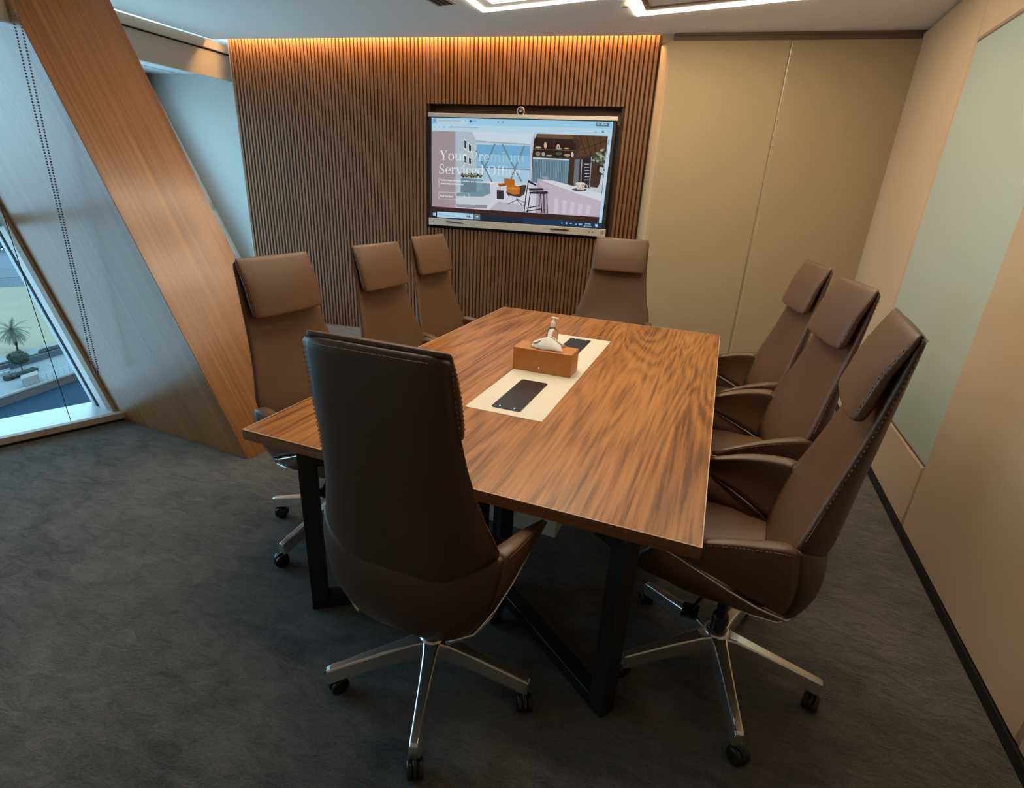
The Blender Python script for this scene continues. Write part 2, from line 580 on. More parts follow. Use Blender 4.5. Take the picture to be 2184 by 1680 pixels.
# ---- right wall: upholstered panels, a recessed glass board
BY0, BY1, BZ0, BZ1 = 0.405, 1.665, 0.405, 2.515
bm = bmesh.new()
g = .003
def rpanel(y0, y1, z0, z1, x=XR):
    # soft-edged panel
    r = .012
    hexa(bm, [(x + .08, y0, z0), (x + r, y0 + g, z0 + g), (x + r, y1 - g, z0 + g), (x + .08, y1, z0),
              (x + .08, y0, z1), (x + r, y0 + g, z1 - g), (x + r, y1 - g, z1 - g), (x + .08, y1, z1)])
    v = [(x + r, y0 + g, z0 + g), (x + r, y1 - g, z0 + g), (x + r, y1 - g, z1 - g), (x + r, y0 + g, z1 - g)]
    w = [(x, y0 + g + r, z0 + g + r), (x, y1 - g - r, z0 + g + r), (x, y1 - g - r, z1 - g - r), (x, y0 + g + r, z1 - g - r)]
    V = [bm.verts.new(p) for p in v]
    U = [bm.verts.new(p) for p in w]
    for i in range(4):
        bm.faces.new([V[(i + 1) % 4], V[i], U[i], U[(i + 1) % 4]])
    bm.faces.new(list(reversed(U)))
rpanel(BY1, 3.2, .045, 2.866)
rpanel(BY0, BY1, .045, BZ0)
rpanel(BY0, BY1, BZ1, 2.866)
rpanel(-.872, BY0, .045, 2.866)
rpanel(-2.15, -.872, .045, 2.866)
rpanel(YF, -2.15, .045, 2.866)
box(bm, XR + .07, XR + .12, YF, 3.2, 0, 2.95, 1)
S('wall_right', bm, [M['fab_right'], M['black']])
bm = bmesh.new()
box(bm, XR - .004, XR + .075, YF, 3.2, 0, .046)
S('baseboard_right', bm, M['black'])
t = empty('glass_board', (XR + .02, (BY0 + BY1) / 2, BZ0), 0, 'tall pale green glass writing board set into the beige right wall', 'writing board')
bm = bmesh.new()
box(bm, -.012, -.004, -(BY1 - BY0) / 2 + .004, (BY1 - BY0) / 2 - .004, .006, BZ1 - BZ0 - .004)
obj('glass_panel', bm, M['board'], t)
bm = bmesh.new()
hh = (BY1 - BY0) / 2
box(bm, -.014, .0, -hh, hh, BZ1 - BZ0 - .006, BZ1 - BZ0 + .003)
obj('edge_channel', bm, M['brownstrip'], t)
bm = bmesh.new()
box(bm, -.014, .0, -hh, hh, -.003, .006)
obj('edge_channel', bm, M['brownstrip'], t)

# ---- wall behind the camera (never in view, closes the room)
bm = bmesh.new()
box(bm, -6, XR + .1, YF - .1, YF, 0, 2.95)
S('wall_front', bm, M['fab_right'])

# ================================================================== leaning window wall
LEAN = -0.505
# the pier clad in wood veneer, leaning out with the facade
bm = bmesh.new()
plan = [(-1.733, -.467), (-1.715, .12), (-2.86, .16), (-2.93, -.414)]
prism(bm, plan, 0, 3.05, (LEAN, 0))
pier = S('wall_pier', bm, M['pier'])
bevel(pier, .003, 2)
# near window: glass plane leans outward, runs back toward the camera
Pg = Vector((-3.17, -.412, 0))
D1 = Vector((-.40, -.9165, 0))                 # toward the camera side
N1 = Vector((-.9165, .40, 0))                  # outward
LN = 0.4635
def G(t_, z, off=0.0):
    """point on the near facade: t along, z up, off outward"""
    return Pg + D1 * t_ + N1 * (LN * z + off) + Vector((0, 0, z))
def gbox(bm, t0, t1, z0, z1, o0, o1, mi=0):
    hexa(bm, [G(t0, z0, o1), G(t1, z0, o1), G(t1, z0, o0), G(t0, z0, o0), G(t0, z1, o1), G(t1, z1, o1), G(t1, z1, o0), G(t0, z1, o0)], mi)
win1 = empty('window_1', Pg)
win1['kind'] = 'structure'
def wpart(name, bm, m, par):
    o = obj(name, bm, m)
    o.parent = par
    o.matrix_parent_inverse = Matrix.Translation(-Vector(par.location))
    return o
bm = bmesh.new()
face(bm, [G(-.75, .02), G(4.0, .02), G(4.0, 2.9), G(-.75, 2.9)])
wpart('window_pane', bm, M['glass'], win1)
# transom and mullions (leaning with the pier, as a diagrid)
bm = bmesh.new()
gbox(bm, -.5, 4.0, 1.215, 1.285, -.13, -.01)
gbox(bm, -.5, 4.0, 2.84, 2.92, -.13, .02)
wpart('window_frame', bm, M['frame_blue'], win1)
bm = bmesh.new()
# leaning mullion far down toward the camera side
def leanbar(bm, ta, tb, wd, o0, o1, z0=.05, z1=2.9, mi=0):
    hexa(bm, [G(ta, z0, o1), G(ta + wd, z0, o1), G(ta + wd, z0, o0), G(ta, z0, o0), G(tb, z1, o1), G(tb + wd, z1, o1), G(tb + wd, z1, o0), G(tb, z1, o0)], mi)
leanbar(bm, 1.9, 1.3, .07, -.12, -.01)
leanbar(bm, 1.9, 3.5, .07, -.12, -.01)
wpart('mullion', bm, M['frame_blue'], win1)
# liner between the pier and the glass: brown edge, white reveal, metal frame
def strip(bm, x0, x1, y0, y1, z0=.03, z1=3.0, mi=0):
    prism(bm, [(x0, y0), (x1, y0), (x1, y1), (x0, y1)], z0, z1, (LEAN, 0), mi)
bm = bmesh.new()
strip(bm, -2.985, -2.925, -.436, -.30)
wpart('edge_trim', bm, M['beige_trim'], win1)
bm = bmesh.new()
strip(bm, -3.085, -2.985, -.420, -.30)
wpart('reveal', bm, M['frame_white'], win1)
bm = bmesh.new()
strip(bm, -3.110, -3.085, -.412, -.30, mi=1)
strip(bm, -3.128, -3.110, -.425, -.30)
strip(bm, -3.140, -3.128, -.412, -.30, mi=1)
strip(bm, -3.19, -3.140, -.405, -.30)
wpart('jamb', bm, [M['frame_blue'], M['frame_dark']], win1)
# sill
bm = bmesh.new()
A0 = Vector((-2.885, -.418, 0))
DS = Vector((-.373, -.928, 0))
def sillpt(t_, z, off): return A0 + DS * t_ + Vector((-.928, .373, 0)) * off + Vector((0, 0, z))
L_ = 3.9
v = [A0 + Vector((-.03, .02, 0)), sillpt(L_, 0, .0), G(3.6, 0, .08) - Vector((0, 0, 0)), G(-.2, 0, .08)]
hexa(bm, [(*v[0].xy, .0), (*v[3].xy, .0), (*v[2].xy, .0), (*v[1].xy, .0), (*v[0].xy, .056), (*v[3].xy, .056), (*v[2].xy, .056), (*v[1].xy, .056)])
wpart('sill_board', bm, M['sill'], win1)
bm = bmesh.new()
hexa(bm, [sillpt(-.03, .022, .03), sillpt(L_, .022, .03), sillpt(L_, .022, -.012), sillpt(-.03, .022, -.012),
          sillpt(-.03, .062, .03), sillpt(L_, .062, .03), sillpt(L_, .062, -.012), sillpt(-.03, .062, -.012)])
wpart('sill_nosing', bm, M['beige_trim'], win1)
bm = bmesh.new()
hexa(bm, [sillpt(-.03, .0, .03), sillpt(L_, .0, .03), sillpt(L_, .0, .0), sillpt(-.03, .0, .0),
          sillpt(-.03, .022, .03), sillpt(L_, .022, .03), sillpt(L_, .022, .0), sillpt(-.03, .022, .0)])
wpart('shadow_gap', bm, M['black'], win1)
# fascia hanging from the ceiling in front of the near window, and the soffit beyond it
bm = bmesh.new()
F0 = Vector((-2.965, -.44, 0))
def fp(t_, z, off): return F0 + DS * t_ + Vector((-.928, .373, 0)) * off + Vector((0, 0, z))
hexa(bm, [fp(.02, 2.29, .0), fp(4.0, 2.29, .0), fp(4.0, 2.29, .04), fp(.02, 2.29, .04), fp(.02, H, .0), fp(4.0, H, .0), fp(4.0, H, .04), fp(.02, H, .04)])
S('trim_3', bm, M['fascia'])
bm = bmesh.new()
hexa(bm, [fp(-.6, H, .0), fp(4.2, H, .0), fp(4.2, H, 1.5), fp(-.6, H, 1.5), fp(-.6, H + .05, .0), fp(4.2, H + .05, .0), fp(4.2, H + .05, 1.5), fp(-.6, H + .05, 1.5)])
S('trim_4', bm, M['soffit'])

# far window: runs from the back of the pier to the pale fabric wall, leaning outward
Pr = Vector((-2.885, .17, 0))
U2 = Vector((-.568, .823, 0))
N2 = Vector((-.823, -.568, 0))
def G2(t_, z, off=0.0, sh=0.0):
    return Pr + U2 * (t_ + sh * z) + N2 * (.433 * z + off) + Vector((0, 0, z))
def g2box(bm, t0, t1, z0, z1, o0, o1, sh=0.0, mi=0):
    hexa(bm, [G2(t1, z0, o1, sh), G2(t0, z0, o1, sh), G2(t0, z0, o0, sh), G2(t1, z0, o0, sh), G2(t1, z1, o1, sh), G2(t0, z1, o1, sh), G2(t0, z1, o0, sh), G2(t1, z1, o0, sh)], mi)
win2 = empty('window_2', Pr)
win2['kind'] = 'structure'
bm = bmesh.new()
face(bm, [G2(-.1, .04, .06), G2(3.3, .04, .06), G2(3.9, 2.95, .06), G2(-.1, 2.95, .06)])
wpart('window_pane', bm, M['glass'], win2)
TE = 2.66
bm = bmesh.new()
g2box(bm, TE - .03, TE + .30, .0, 2.62, -.02, .02, .229)
wpart('reveal', bm, M['frame_white'], win2)
bm = bmesh.new()
g2box(bm, TE - .12, TE - .03, .0, 2.62, .0, .05, .229)
g2box(bm, 0, 3.2, 1.20, 1.28, -.02, .055)
g2box(bm, 0, 3.6, 2.50, 2.60, -.02, .055)
wpart('window_frame', bm, M['frame_blue'], win2)
bm = bmesh.new()
g2box(bm, 0, 2.9, 0, .06, -.16, .06)
wpart('sill_board', bm, M['sill'], win2)
# beam and soffit at the far window
bm = bmesh.new()
box(bm, -4.64, -4.60, .75, 2.72, 2.545, 2.785)
box(bm, -4.66, -4.60, .75, 2.72, 2.785, 2.800, 1)
box(bm, -4.62, -4.565, .75, 2.72, 2.800, 2.880)
S('trim_5', bm, [M['fascia'], M['slatback']])
bm = bmesh.new()
box(bm, -4.575, -4.49, .75, 2.52, 2.905, 2.915)
tag(obj('cove_light', bm, M['led_c']), 'cool white light strip in the cove along the left edge of the ceiling', 'cove light')
bm = bmesh.new()
box(bm, -4.70, -4.45, .0, 2.72, 2.97, 3.0)
S('trim_6', bm, M['soffit'])
bm = bmesh.new()
q0, q1 = G2(0, 2.62, .1), G2(3.6, 2.62, .1)
zz = 2.62
hexa(bm, [(q0.x, q0.y, zz), (-4.645, 1.0, zz), (-4.645, 2.7, zz), (q1.x, q1.y, zz), (q0.x, q0.y, zz + .04), (-4.645, 1.0, zz + .04), (-4.645, 2.7, zz + .04), (q1.x, q1.y, zz + .04)])
box(bm, -5.272, -5.268, .8, 2.8, 2.618, 2.62, 1)
S('trim_7', bm, [M['soffit'], M['frame_dark']])

# ================================================================== ceiling fittings
def light_frame(name, c0, dx, dy, lx, ly, w, h, label, inset=None, depth=.03):
    """rectangular LED outline on the ceiling; c0 = far left corner"""
    t = empty(name, (c0[0], c0[1], H), 0, label, 'ceiling light', 'rectangular LED outline lights on the ceiling')
    dx = Vector((*dx, 0)).normalized()
    dy = Vector((*dy, 0)).normalized()
    def ring(bm, a, ww, z0, z1, mi=0):
        def P(u, v, z): return dx * u - dy * v + Vector((0, 0, z))
        for (u0, u1, v0, v1) in ((a, lx - a, a, a + ww), (a, lx - a, ly - a - ww, ly - a), (a, a + ww, a, ly - a), (lx - a - ww, lx - a, a, ly - a)):
            hexa(bm, [P(u0, v1, z0), P(u1, v1, z0), P(u1, v0, z0), P(u0, v0, z0), P(u0, v1, z1), P(u1, v1, z1), P(u1, v0, z1), P(u0, v0, z1)], mi)
    bm = bmesh.new()
    ring(bm, 0, w, -h, -.004)
    obj('led_diffuser', bm, M['led_w'], t)
    if inset:
        bm = bmesh.new()
        ring(bm, inset, w, -h, -.004)
        obj('led_diffuser', bm, M['led_w'], t)
    bm = bmesh.new()
    ring(bm, .006, w - .012, -.004, .0)
    obj('housing', bm, M['white_plastic'], t)
    return t
lf1 = light_frame('ceiling_light', (-1.333, 1.885), (1, -.12), (0, 1), 1.02, 2.6, .036, .008, 'double rectangular LED outline light on the ceiling, nearer the windows', inset=.155)
lf2 = light_frame('ceiling_light', (-.198, 2.19), (1, -.146), (0.0, 1), 1.35, 2.8, .075, .010, 'single wide rectangular LED outline light on the ceiling, nearer the beige walls')
# wood-toned trim tray inside the second light
bm = bmesh.new()
dx = Vector((1, -.146, 0)).normalized()
dy = Vector((0, 1, 0))
P_ = lambda u, v, z: dx * u - dy * v + Vector((0, 0, z))
for (u0, u1, v0, v1) in ((.085, 1.265, .085, .155), (.085, .125, .155, 2.70)):
    hexa(bm, [P_(u0, v1, -.006), P_(u1, v1, -.006), P_(u1, v0, -.006), P_(u0, v0, -.006), P_(u0, v1, -.001), P_(u1, v1, -.001), P_(u1, v0, -.001), P_(u0, v0, -.001)])
obj('inner_trim', bm, mat('warm_brown_trim', (.20, .12, .06), .5), lf2)

t = empty('air_vent', (-1.545, 1.60, H), -.10, 'slotted black and grey air vent in the ceiling at the top edge', 'air vent')
bm = bmesh.new()
box(bm, -.085, .085, -.085, .085, -.006, -.001)
obj('vent_frame', bm, M['fascia'], t)
bm = bmesh.new()
for i in range(3):
    box(bm, -.06 + i * .042, -.03 + i * .042, -.07, .07, -.009, -.006)
obj('slot', bm, M['black'], t)
t = empty('smoke_detector', (-.235, 1.90, H), 0, 'small round beige detector on the ceiling beside the wide light outline', 'detector')
bm = bmesh.new()
lathe(bm, [(.030, -.001), (.030, -.012), (.022, -.026), (.0, -.027)])
obj('detector_body', bm, M['fascia'], t, True)

# ================================================================== conference table
TW, TL = 1.602, 2.534
table = empty('conference_table', (0, 0, 0), 0, 'large rectangular walnut conference table with black metal legs', 'table')
bm = bmesh.new()
box(bm, -TW / 2, TW / 2, -TL / 2, TL / 2, .7025, .7395)
obj('tabletop', bm, M['table'], table)
bm = bmesh.new()
e = .0012
box(bm, -TW / 2 - e, TW / 2 + e, -TL / 2 - e, -TL / 2, .700, .7385)
box(bm, -TW / 2 - e, TW / 2 + e, TL / 2, TL / 2 + e, .700, .7385)
box(bm, -TW / 2 - e, -TW / 2, -TL / 2, TL / 2, .700, .7385)
box(bm, TW / 2, TW / 2 + e, -TL / 2, TL / 2, .700, .7385)
box(bm, -TW / 2, TW / 2, -TL / 2, TL / 2, .700, .7025)
obj('edge_band', bm, M['tedge'], table)
bm = bmesh.new()
e2 = .0017
for (x0, x1, y0, y1) in ((-TW / 2 - e2, TW / 2 + e2, -TL / 2 - e2, -TL / 2 + .0012), (-TW / 2 - e2, TW / 2 + e2, TL / 2 - .0012, TL / 2 + e2), (-TW / 2 - e2, -TW / 2 + .0012, -TL / 2, TL / 2), (TW / 2 - .0012, TW / 2 + e2, -TL / 2, TL / 2)):
    box(bm, x0, x1, y0, y1, .7383, .7401)
obj('edge_line', bm, M['edgeline'], table)
# black frames: outer post, floor bar running in to a centre post, top bar
def leg_frame(sy, sx):
    bm = bmesh.new()
    x0 = -.545 if sx < 0 else .602
    a = Vector((x0, sy * 1.235, 0))
    b = Vector((.03 + sx * .05, sy * .86, 0))
    d = (b - a).normalized()
    n = Vector((-d.y, d.x, 0)) * .03
    def bar(p, q, z0, z1):
        hexa(bm, [p - n + Vector((0, 0, z0)), q - n + Vector((0, 0, z0)), q + n + Vector((0, 0, z0)), p + n + Vector((0, 0, z0)),
                  p - n + Vector((0, 0, z1)), q - n + Vector((0, 0, z1)), q + n + Vector((0, 0, z1)), p + n + Vector((0, 0, z1))])
    bar(a - d * .03, a + d * .03, 0.003, .70)
    bar(b - d * .03, b + d * .03, .003, .70)
    bar(a + d * .03, b - d * .03, .003, .055)
    bar(a + d * .03, b - d * .03, .645, .70)
    return bm
for sy in (-1, 1):
    for sx in (-1, 1):
        bevel(obj('leg', leg_frame(sy, sx), M['blackmetal'], table), .002, 1)
bm = bmesh.new()
box(bm, -.13, .26, -.69, .69, .21, .70)
bevel(obj('cable_box', bm, M['cream'], table), .003)
bm = bmesh.new()
box(bm, -.182, .160, -.692, .690, .7385, .7407)
obj('centre_inlay', bm, M['cream'], table)
def power_box(y0, y1, led_y):
    bm = bmesh.new()
    r = .014
    pts = []
    for cx, cy, a0 in ((.048 - r, y1 - r, 0), (-.085 + r, y1 - r, 90), (-.085 + r, y0 + r, 180), (.048 - r, y0 + r, 270)):
        for k in range(6):
            an = math.radians(a0 + k * 18)
            pts.append((cx + r * math.cos(an), cy + r * math.sin(an)))
    prism(bm, pts, .7405, .7430)
    pb = obj('power_box', bm, M['plastic'], table)
    bm = bmesh.new()
    box(bm, -.052, -.049, y0 + .03, y1 - .03, .7430, .7434)
    obj('lid_gap', bm, M['black'], pb)
    bm = bmesh.new()
    yy = y1 - .035 if led_y < 0 else y0 + .035
    box(bm, -.045, .040, yy - .0012, yy + .0012, .7430, .7436)
    box(bm, .036, .0375, min(y0, y1) + .035, max(y0, y1) - .035, .7430, .7434)
    obj('lid_ridge', bm, M['blackmetal'], pb)
    for lx in (-.052, .014):
        bm = bmesh.new()
        ly = (y0 + .023) if led_y < 0 else (y1 - .012)
        lathe(bm, [(.0028, .743), (.0024, .7445), (0.0005, .7450)], 10, (lx, ly, 0))
        obj('indicator_led', bm, M['led_b'], pb)
power_box(-.643, -.256, -1)
power_box(.245, .632, 1)

# ================================================================== things on the table
t = empty('tissue_box', (-.036, -.052, .7407), 0.0, 'tan leather tissue box with a white tissue, in the middle of the table', 'tissue box')
bm = bmesh.new()
bx, by, bz = .154, .070, .118
box(bm, -bx, bx, -by, by, 0, bz)
bevel(obj('box_body', bm, M['box_leather'], t), .003, 2)
bm = bmesh.new()
pts = [(.062 * math.cos(2 * PI * k / 24), .022 * math.sin(2 * PI * k / 24)) for k in range(24)]
prism(bm, pts, bz, bz + .0012)
obj('opening', bm, M['box_dark'], t)
bm = bmesh.new()
# leather tab with a round top and a brass stud
pts = [(-.014, 0), (.014, 0)] + [(.014 * math.cos(a), .030 + .014 * math.sin(a)) for a in [PI * k / 10 for k in range(11)]]
A = [bm.verts.new((p[0] - .01, -by - .0018, p[1] + .001)) for p in pts]
B = [bm.verts.new((p[0] - .01, -by - .0002, p[1] + .001)) for p in pts]
bm.faces.new(A)
for i in range(len(pts)):
    bm.faces.new([A[i], B[i], B[(i + 1) % len(pts)], A[(i + 1) % len(pts)]])
tb = obj('leather_tab', bm, M['box_leather'], t)
bm = bmesh.new()
bmesh.ops.create_uvsphere(bm, u_segments=12, v_segments=8, radius=.0056, matrix=Matrix.Translation((-.01, -by - .002, .026)))
obj('stud', bm, mat('brass_stud', (.85, .68, .42), .25, 1.0), tb, True)
bm = bmesh.new()
# tissue: a soft folded sheet rising out of the slot
nu, nv = 22, 12
Vt = []
for j in range(nv + 1):
    v = j / nv
    row = []
    for i in range(nu + 1):
        u = i / nu * 2 - 1
        wid = lerp(.052, .094, min(1, v * 1.5))
        x = u * wid + .012 * v
        topz = .060 * (1 - .55 * max(0, u) ** 1.3 - .75 * max(0, -u) ** 1.2)
        z = v * topz
        y = .010 * math.sin(u * 5.2 + 1) * (0.4 + v) + (v ** 2) * .018 * math.sin(u * 2.3 + .6) - .012 * v
        row.append(bm.verts.new((x, y, bz - .002 + z)))
    Vt.append(row)
for j in range(nv):
    for i in range(nu):
        bm.faces.new([Vt[j][i], Vt[j][i + 1], Vt[j + 1][i + 1], Vt[j + 1][i]])
# second fold falling toward the front of the box
Vt = []
for j in range(nv + 1):
    v = j / nv
    row = []
    for i in range(nu + 1):
        u = i / nu * 2 - 1
        x = .006 + u * lerp(.074, .084, v) + .010 * v
        ridge = .058 * (1 - .6 * max(0, u) ** 1.4 - .55 * max(0, -u) ** 1.2)
        z = lerp(ridge, .003, v ** 1.1)
        y = -.010 - .046 * math.sin(v * PI / 2) * (1 - .35 * abs(u) ** 2) + .004 * math.sin(u * 6)
        row.append(bm.verts.new((x, y, bz + z)))
    Vt.append(row)
for j in range(nv):
    for i in range(nu):
        bm.faces.new([Vt[j][i], Vt[j][i + 1], Vt[j + 1][i + 1], Vt[j + 1][i]])
ts = obj('tissue', bm, M['tissue'], t, True)
md = ts.modifiers.new('thick', 'SOLIDIFY')
md.thickness = .0008

t = empty('sanitizer_bottle', (-.124, .34, .7407), .1, 'clear pump bottle of hand sanitizer with a white pump, behind the tissue box', 'bottle')
bm = bmesh.new()
lathe(bm, [(.0, .0), (.031, .0), (.034, .004), (.035, .05), (.035, .085), (.031, .103), (.021, .120), (.0135, .128), (.0125, .136)], 28)
clear = bpy.data.materials.new('clear_plastic_bottle')
clear.use_nodes = True
b_ = clear.node_tree.nodes['Principled BSDF']
b_.inputs['Base Color'].default_value = (.93, .96, .97, 1)
b_.inputs['Roughness'].default_value = .06
b_.inputs['Transmission Weight'].default_value = 0.92
b_.inputs['IOR'].default_value = 1.38
obj('bottle_body', bm, clear, t, True)
bm = bmesh.new()
lathe(bm, [(.0, .130), (.0145, .130), (.0150, .132), (.0150, .155), (.0135, .158), (.0095, .160), (.0085, .168), (.0045, .169), (.0045, .180), (.0, .180)], 24)
pm = obj('pump_collar', bm, M['white_plastic'], t, True)
bm = bmesh.new()
rings = []
for u, ry, rz, dz in ((-.013, .001, .001, 0), (-.012, .006, .004, 0), (0, .008, .0055, .0005), (.012, .0065, .0045, .0005), (.022, .005, .0035, -.001), (.030, .004, .003, -.0035), (.0315, .001, .001, -.004)):
    rings.append([(u, ry * math.cos(2 * PI * k / 12), .184 + dz + rz * math.sin(2 * PI * k / 12)) for k in range(12)])
loft(bm, rings)
obj('pump_head', bm, M['white_plastic'], t, True)
bm = bmesh.new()
for k in range(9):
    a0, a1 = -2.4 + k * .14, -2.4 + (k + 1) * .14
    face(bm, [(.0353 * math.cos(a0), .0353 * math.sin(a0), .03), (.0353 * math.cos(a1), .0353 * math.sin(a1), .03), (.0353 * math.cos(a1), .0353 * math.sin(a1), .075), (.0353 * math.cos(a0), .0353 * math.sin(a0), .075)])
obj('bottle_label', bm, mat('blue_white_label', (.45, .62, .72), .5), t)

# ================================================================== conference chairs
BACK = [  # z, half width, rear y, side-edge front y, centre front y
    (.50, .235, -.195, -.075, -.060), (.58, .238, -.215, -.090, -.085), (.66, .264, -.229, -.108, -.112), (.71, .284, -.235, -.122, -.135),
    (.76, .272, -.240, -.138, -.155), (.82, .252, -.246, -.155, -.174), (.90, .233, -.254, -.178, -.195), (1.00, .217, -.264, -.204, -.216),
    (1.10, .207, -.272, -.226, -.235), (1.20, .201, -.279, -.243, -.250), (1.262, .199, -.283, -.252, -.256), (1.280, .195, -.282, -.256, -.258)]
def back_section(z, shrink=0.0):
    w, yb, yfs, yfc = interp(BACK, z)
    w -= shrink
    pts = []
    n = 14
    rim = .010
    for i in range(n + 1):                                  # rear, left to right
        u = -1 + 2 * i / n
        u = math.copysign(abs(u) ** .8, u)
        x = u * w
        y = yb + (yfs - rim - yb) * (abs(u) ** 5) + shrink
        pts.append((x, y, z))
    for i in range(n + 1):                                  # front, right to left
        u = 1 - 2 * i / n
        x = u * (w - .012)
        y = yfc + (yfs - yfc) * (u * u) - shrink
        pts.append((x, y, z))
    return pts
TOPP = [(0, 0, -.224, .640), (.25, .185, -.208, .658), (.42, .285, -.150, .700), (.5, .306, -.095, .706), (.7, .314, .03, .683), (.9, .308, .15, .640), (1, .300, .215, .612)]
BOTP = [(0, 0, -.188, .388), (.25, .13, -.188, .402), (.42, .215, -.160, .442), (.5, .245, -.085, .480), (.7, .275, .03, .535), (.9, .292, .145, .576), (1, .298, .212, .602)]
def sinterp(tab, x):
    x = max(tab[0][0], min(tab[-1][0], x))
    k = 0
    while k < len(tab) - 2 and x > tab[k + 1][0]: k += 1
    a, b = tab[k], tab[k + 1]
    p = tab[k - 1] if k > 0 else None
    q = tab[k + 2] if k + 2 < len(tab) else None
    h = b[0] - a[0]
    t = (x - a[0]) / h
    out = []
    for i in range(1, len(a)):
        s = (b[i] - a[i]) / h
        m0 = s if p is None else (b[i] - p[i]) / (b[0] - p[0])
        if p is None and i > 1: m0 = 0
        m1 = s if q is None else (q[i] - a[i]) / (q[0] - a[0])
        out.append((2 * t ** 3 - 3 * t ** 2 + 1) * a[i] + (t ** 3 - 2 * t ** 2 + t) * h * m0 + (-2 * t ** 3 + 3 * t ** 2) * b[i] + (t ** 3 - t ** 2) * h * m1)
    return tuple(out)
def bucket(u0, u1, n, side_cap=True):
    bm = bmesh.new()
    rings = []
    us = [lerp(u0, u1, i / n) for i in range(n + 1)]
    def P(u, v):
        au = abs(u)
        sg = -1 if u < 0 else 1
        a, b = sinterp(BOTP, au), sinterp(TOPP, au)
        x, y, z = (lerp(a[i], b[i], v) for i in range(3))
        bul = 4 * v * (1 - v)
        amt = lerp(.030, .010, min(1, max(0, (au - .3) / .4)))
        ln = math.hypot(x, min(0, y) * 1.3) or 1
        x += x / ln * bul * amt
        y += min(0, y) * 1.3 / ln * bul * amt
        return Vector((x * sg, y, z))
    for u in us:
        p0 = P(u, .8)
        pa, pb = P(max(-1, u - .02), .8), P(min(1, u + .02), .8)
        d = (pb - pa)
        d.z = 0
        d.normalize()
        nrm = Vector((-d.y, d.x, 0))                          # inward (u grows left to right around the rear)
        au = abs(u)
        th = interp([(0, .055), (.35, .058), (.5, .056), (.75, .040), (1, .014)], au)[0]
        tb = interp([(0, .040), (.5, .026), (1, .010)], au)[0]
        ring = [P(u, v) for v in (0, .08, .18, .30, .42, .54, .66, .78, .88, .95)]
        top = P(u, 1.0)
        r = th * .30
        ring += [top + nrm * (th * (.5 - .5 * math.cos(PI * q / 7))) + Vector((0, 0, r * .55 * math.sin(PI * q / 7) - r * .5 * (q / 7) ** 2)) for q in range(8)]
        ring += [P(u, v) + nrm * lerp(tb, th, v) for v in (.86, .72, .58, .44, .3, .16, .02)]
        rings.append(ring)
    loft(bm, rings)
    return bm
def superbox(bm, cx, cy, cz, hx, hy, hz, ex=4, ez=2.4, nu=28, nv=12, fn=None):
    """rounded cushion; ex squareness in plan, ez in height"""
    rings = []
    for j in range(nv + 1):
        ph = -PI / 2 + PI * j / nv
        c_, s_ = math.cos(ph), math.sin(ph)
        rr = max(abs(c_), 1e-3) ** (2 / ez)
        z = math.copysign(abs(s_) ** (2 / ez), s_)
        ring = []
        for i in range(nu):
            th = 2 * PI * i / nu
            c, s = math.cos(th), math.sin(th)
            x = math.copysign(abs(c) ** (2 / ex), c) * rr
            y = math.copysign(abs(s) ** (2 / ex), s) * rr
            p = Vector((cx + x * hx, cy + y * hy, cz + z * hz))
            if fn: p = fn(p)
            ring.append(p)
        rings.append(ring)
    loft(bm, rings)

def dashes(bm, pts, step=.0085, ln=.0058, r=.0011):
    """a row of stitches following a polyline"""
    acc = 0
    for a, b in zip(pts, pts[1:]):
        a, b = Vector(a), Vector(b)
        L = (b - a).length
        d = (b - a).normalized()
        s_ = step - acc if acc else 0
        while s_ + ln < L:
            p, q = a + d * s_, a + d * (s_ + ln)
            u = d.cross(Vector((.3, .5, 1))).normalized() * r
            w = d.cross(u).normalized() * r
            vs = [[bm.verts.new(c + k) for k in (u, w, -u, -w)] for c in (p, q)]
            for i in range(4):
                bm.faces.new([vs[0][i], vs[0][(i + 1) % 4], vs[1][(i + 1) % 4], vs[1][i]])
            s_ += step
        acc = 0

LEGZ = .095
def leg_mesh():
    bm = bmesh.new()
    # tapered, slightly dished arm along +X
    rings = []
    for x, w, zt, hgt in ((.030, .030, .176, .066), (.07, .0235, .171, .062), (.16, .019, .153, .055), (.28, .0155, .128, .050), (.338, .0145, .116, .052), (.350, .0125, .112, .050)):
        rings.append([(x, -w * 1.35, zt - hgt), (x, -w * 1.02, zt - .005), (x, -w * .80, zt), (x, w * .80, zt), (x, w * 1.02, zt - .005), (x, w * 1.35, zt - hgt)])
    loft(bm, rings)
    return bm
def caster_mesh():
    bm = bmesh.new()
    for sgn in (-1, 1):
        n = 20
        rings = []
        for y, r in ((.005, .0255), (.006, .029), (.019, .030), (.0235, .027), (.0245, .020), (.0225, .012)):
            rings.append([(.018 + r * math.cos(2 * PI * k / n), sgn * y, .030 + r * math.sin(2 * PI * k / n)) for k in range(n)])
        if sgn < 0: rings.reverse()
        loft(bm, rings)
    # hood over the wheels and the stem
    n = 12
    rings = []
    for y in (-.006, .006):
        ring = [(.018 + .032 * math.cos(a), y, .031 + .033 * math.sin(a)) for a in [-.3 + (PI + .35) * k / n for k in range(n + 1)]]
        rings.append(ring)
    loft(bm, rings)
    tube(bm, [(0.0, 0, .045), (0.0, 0, .082)], .011, 12)
    return bm

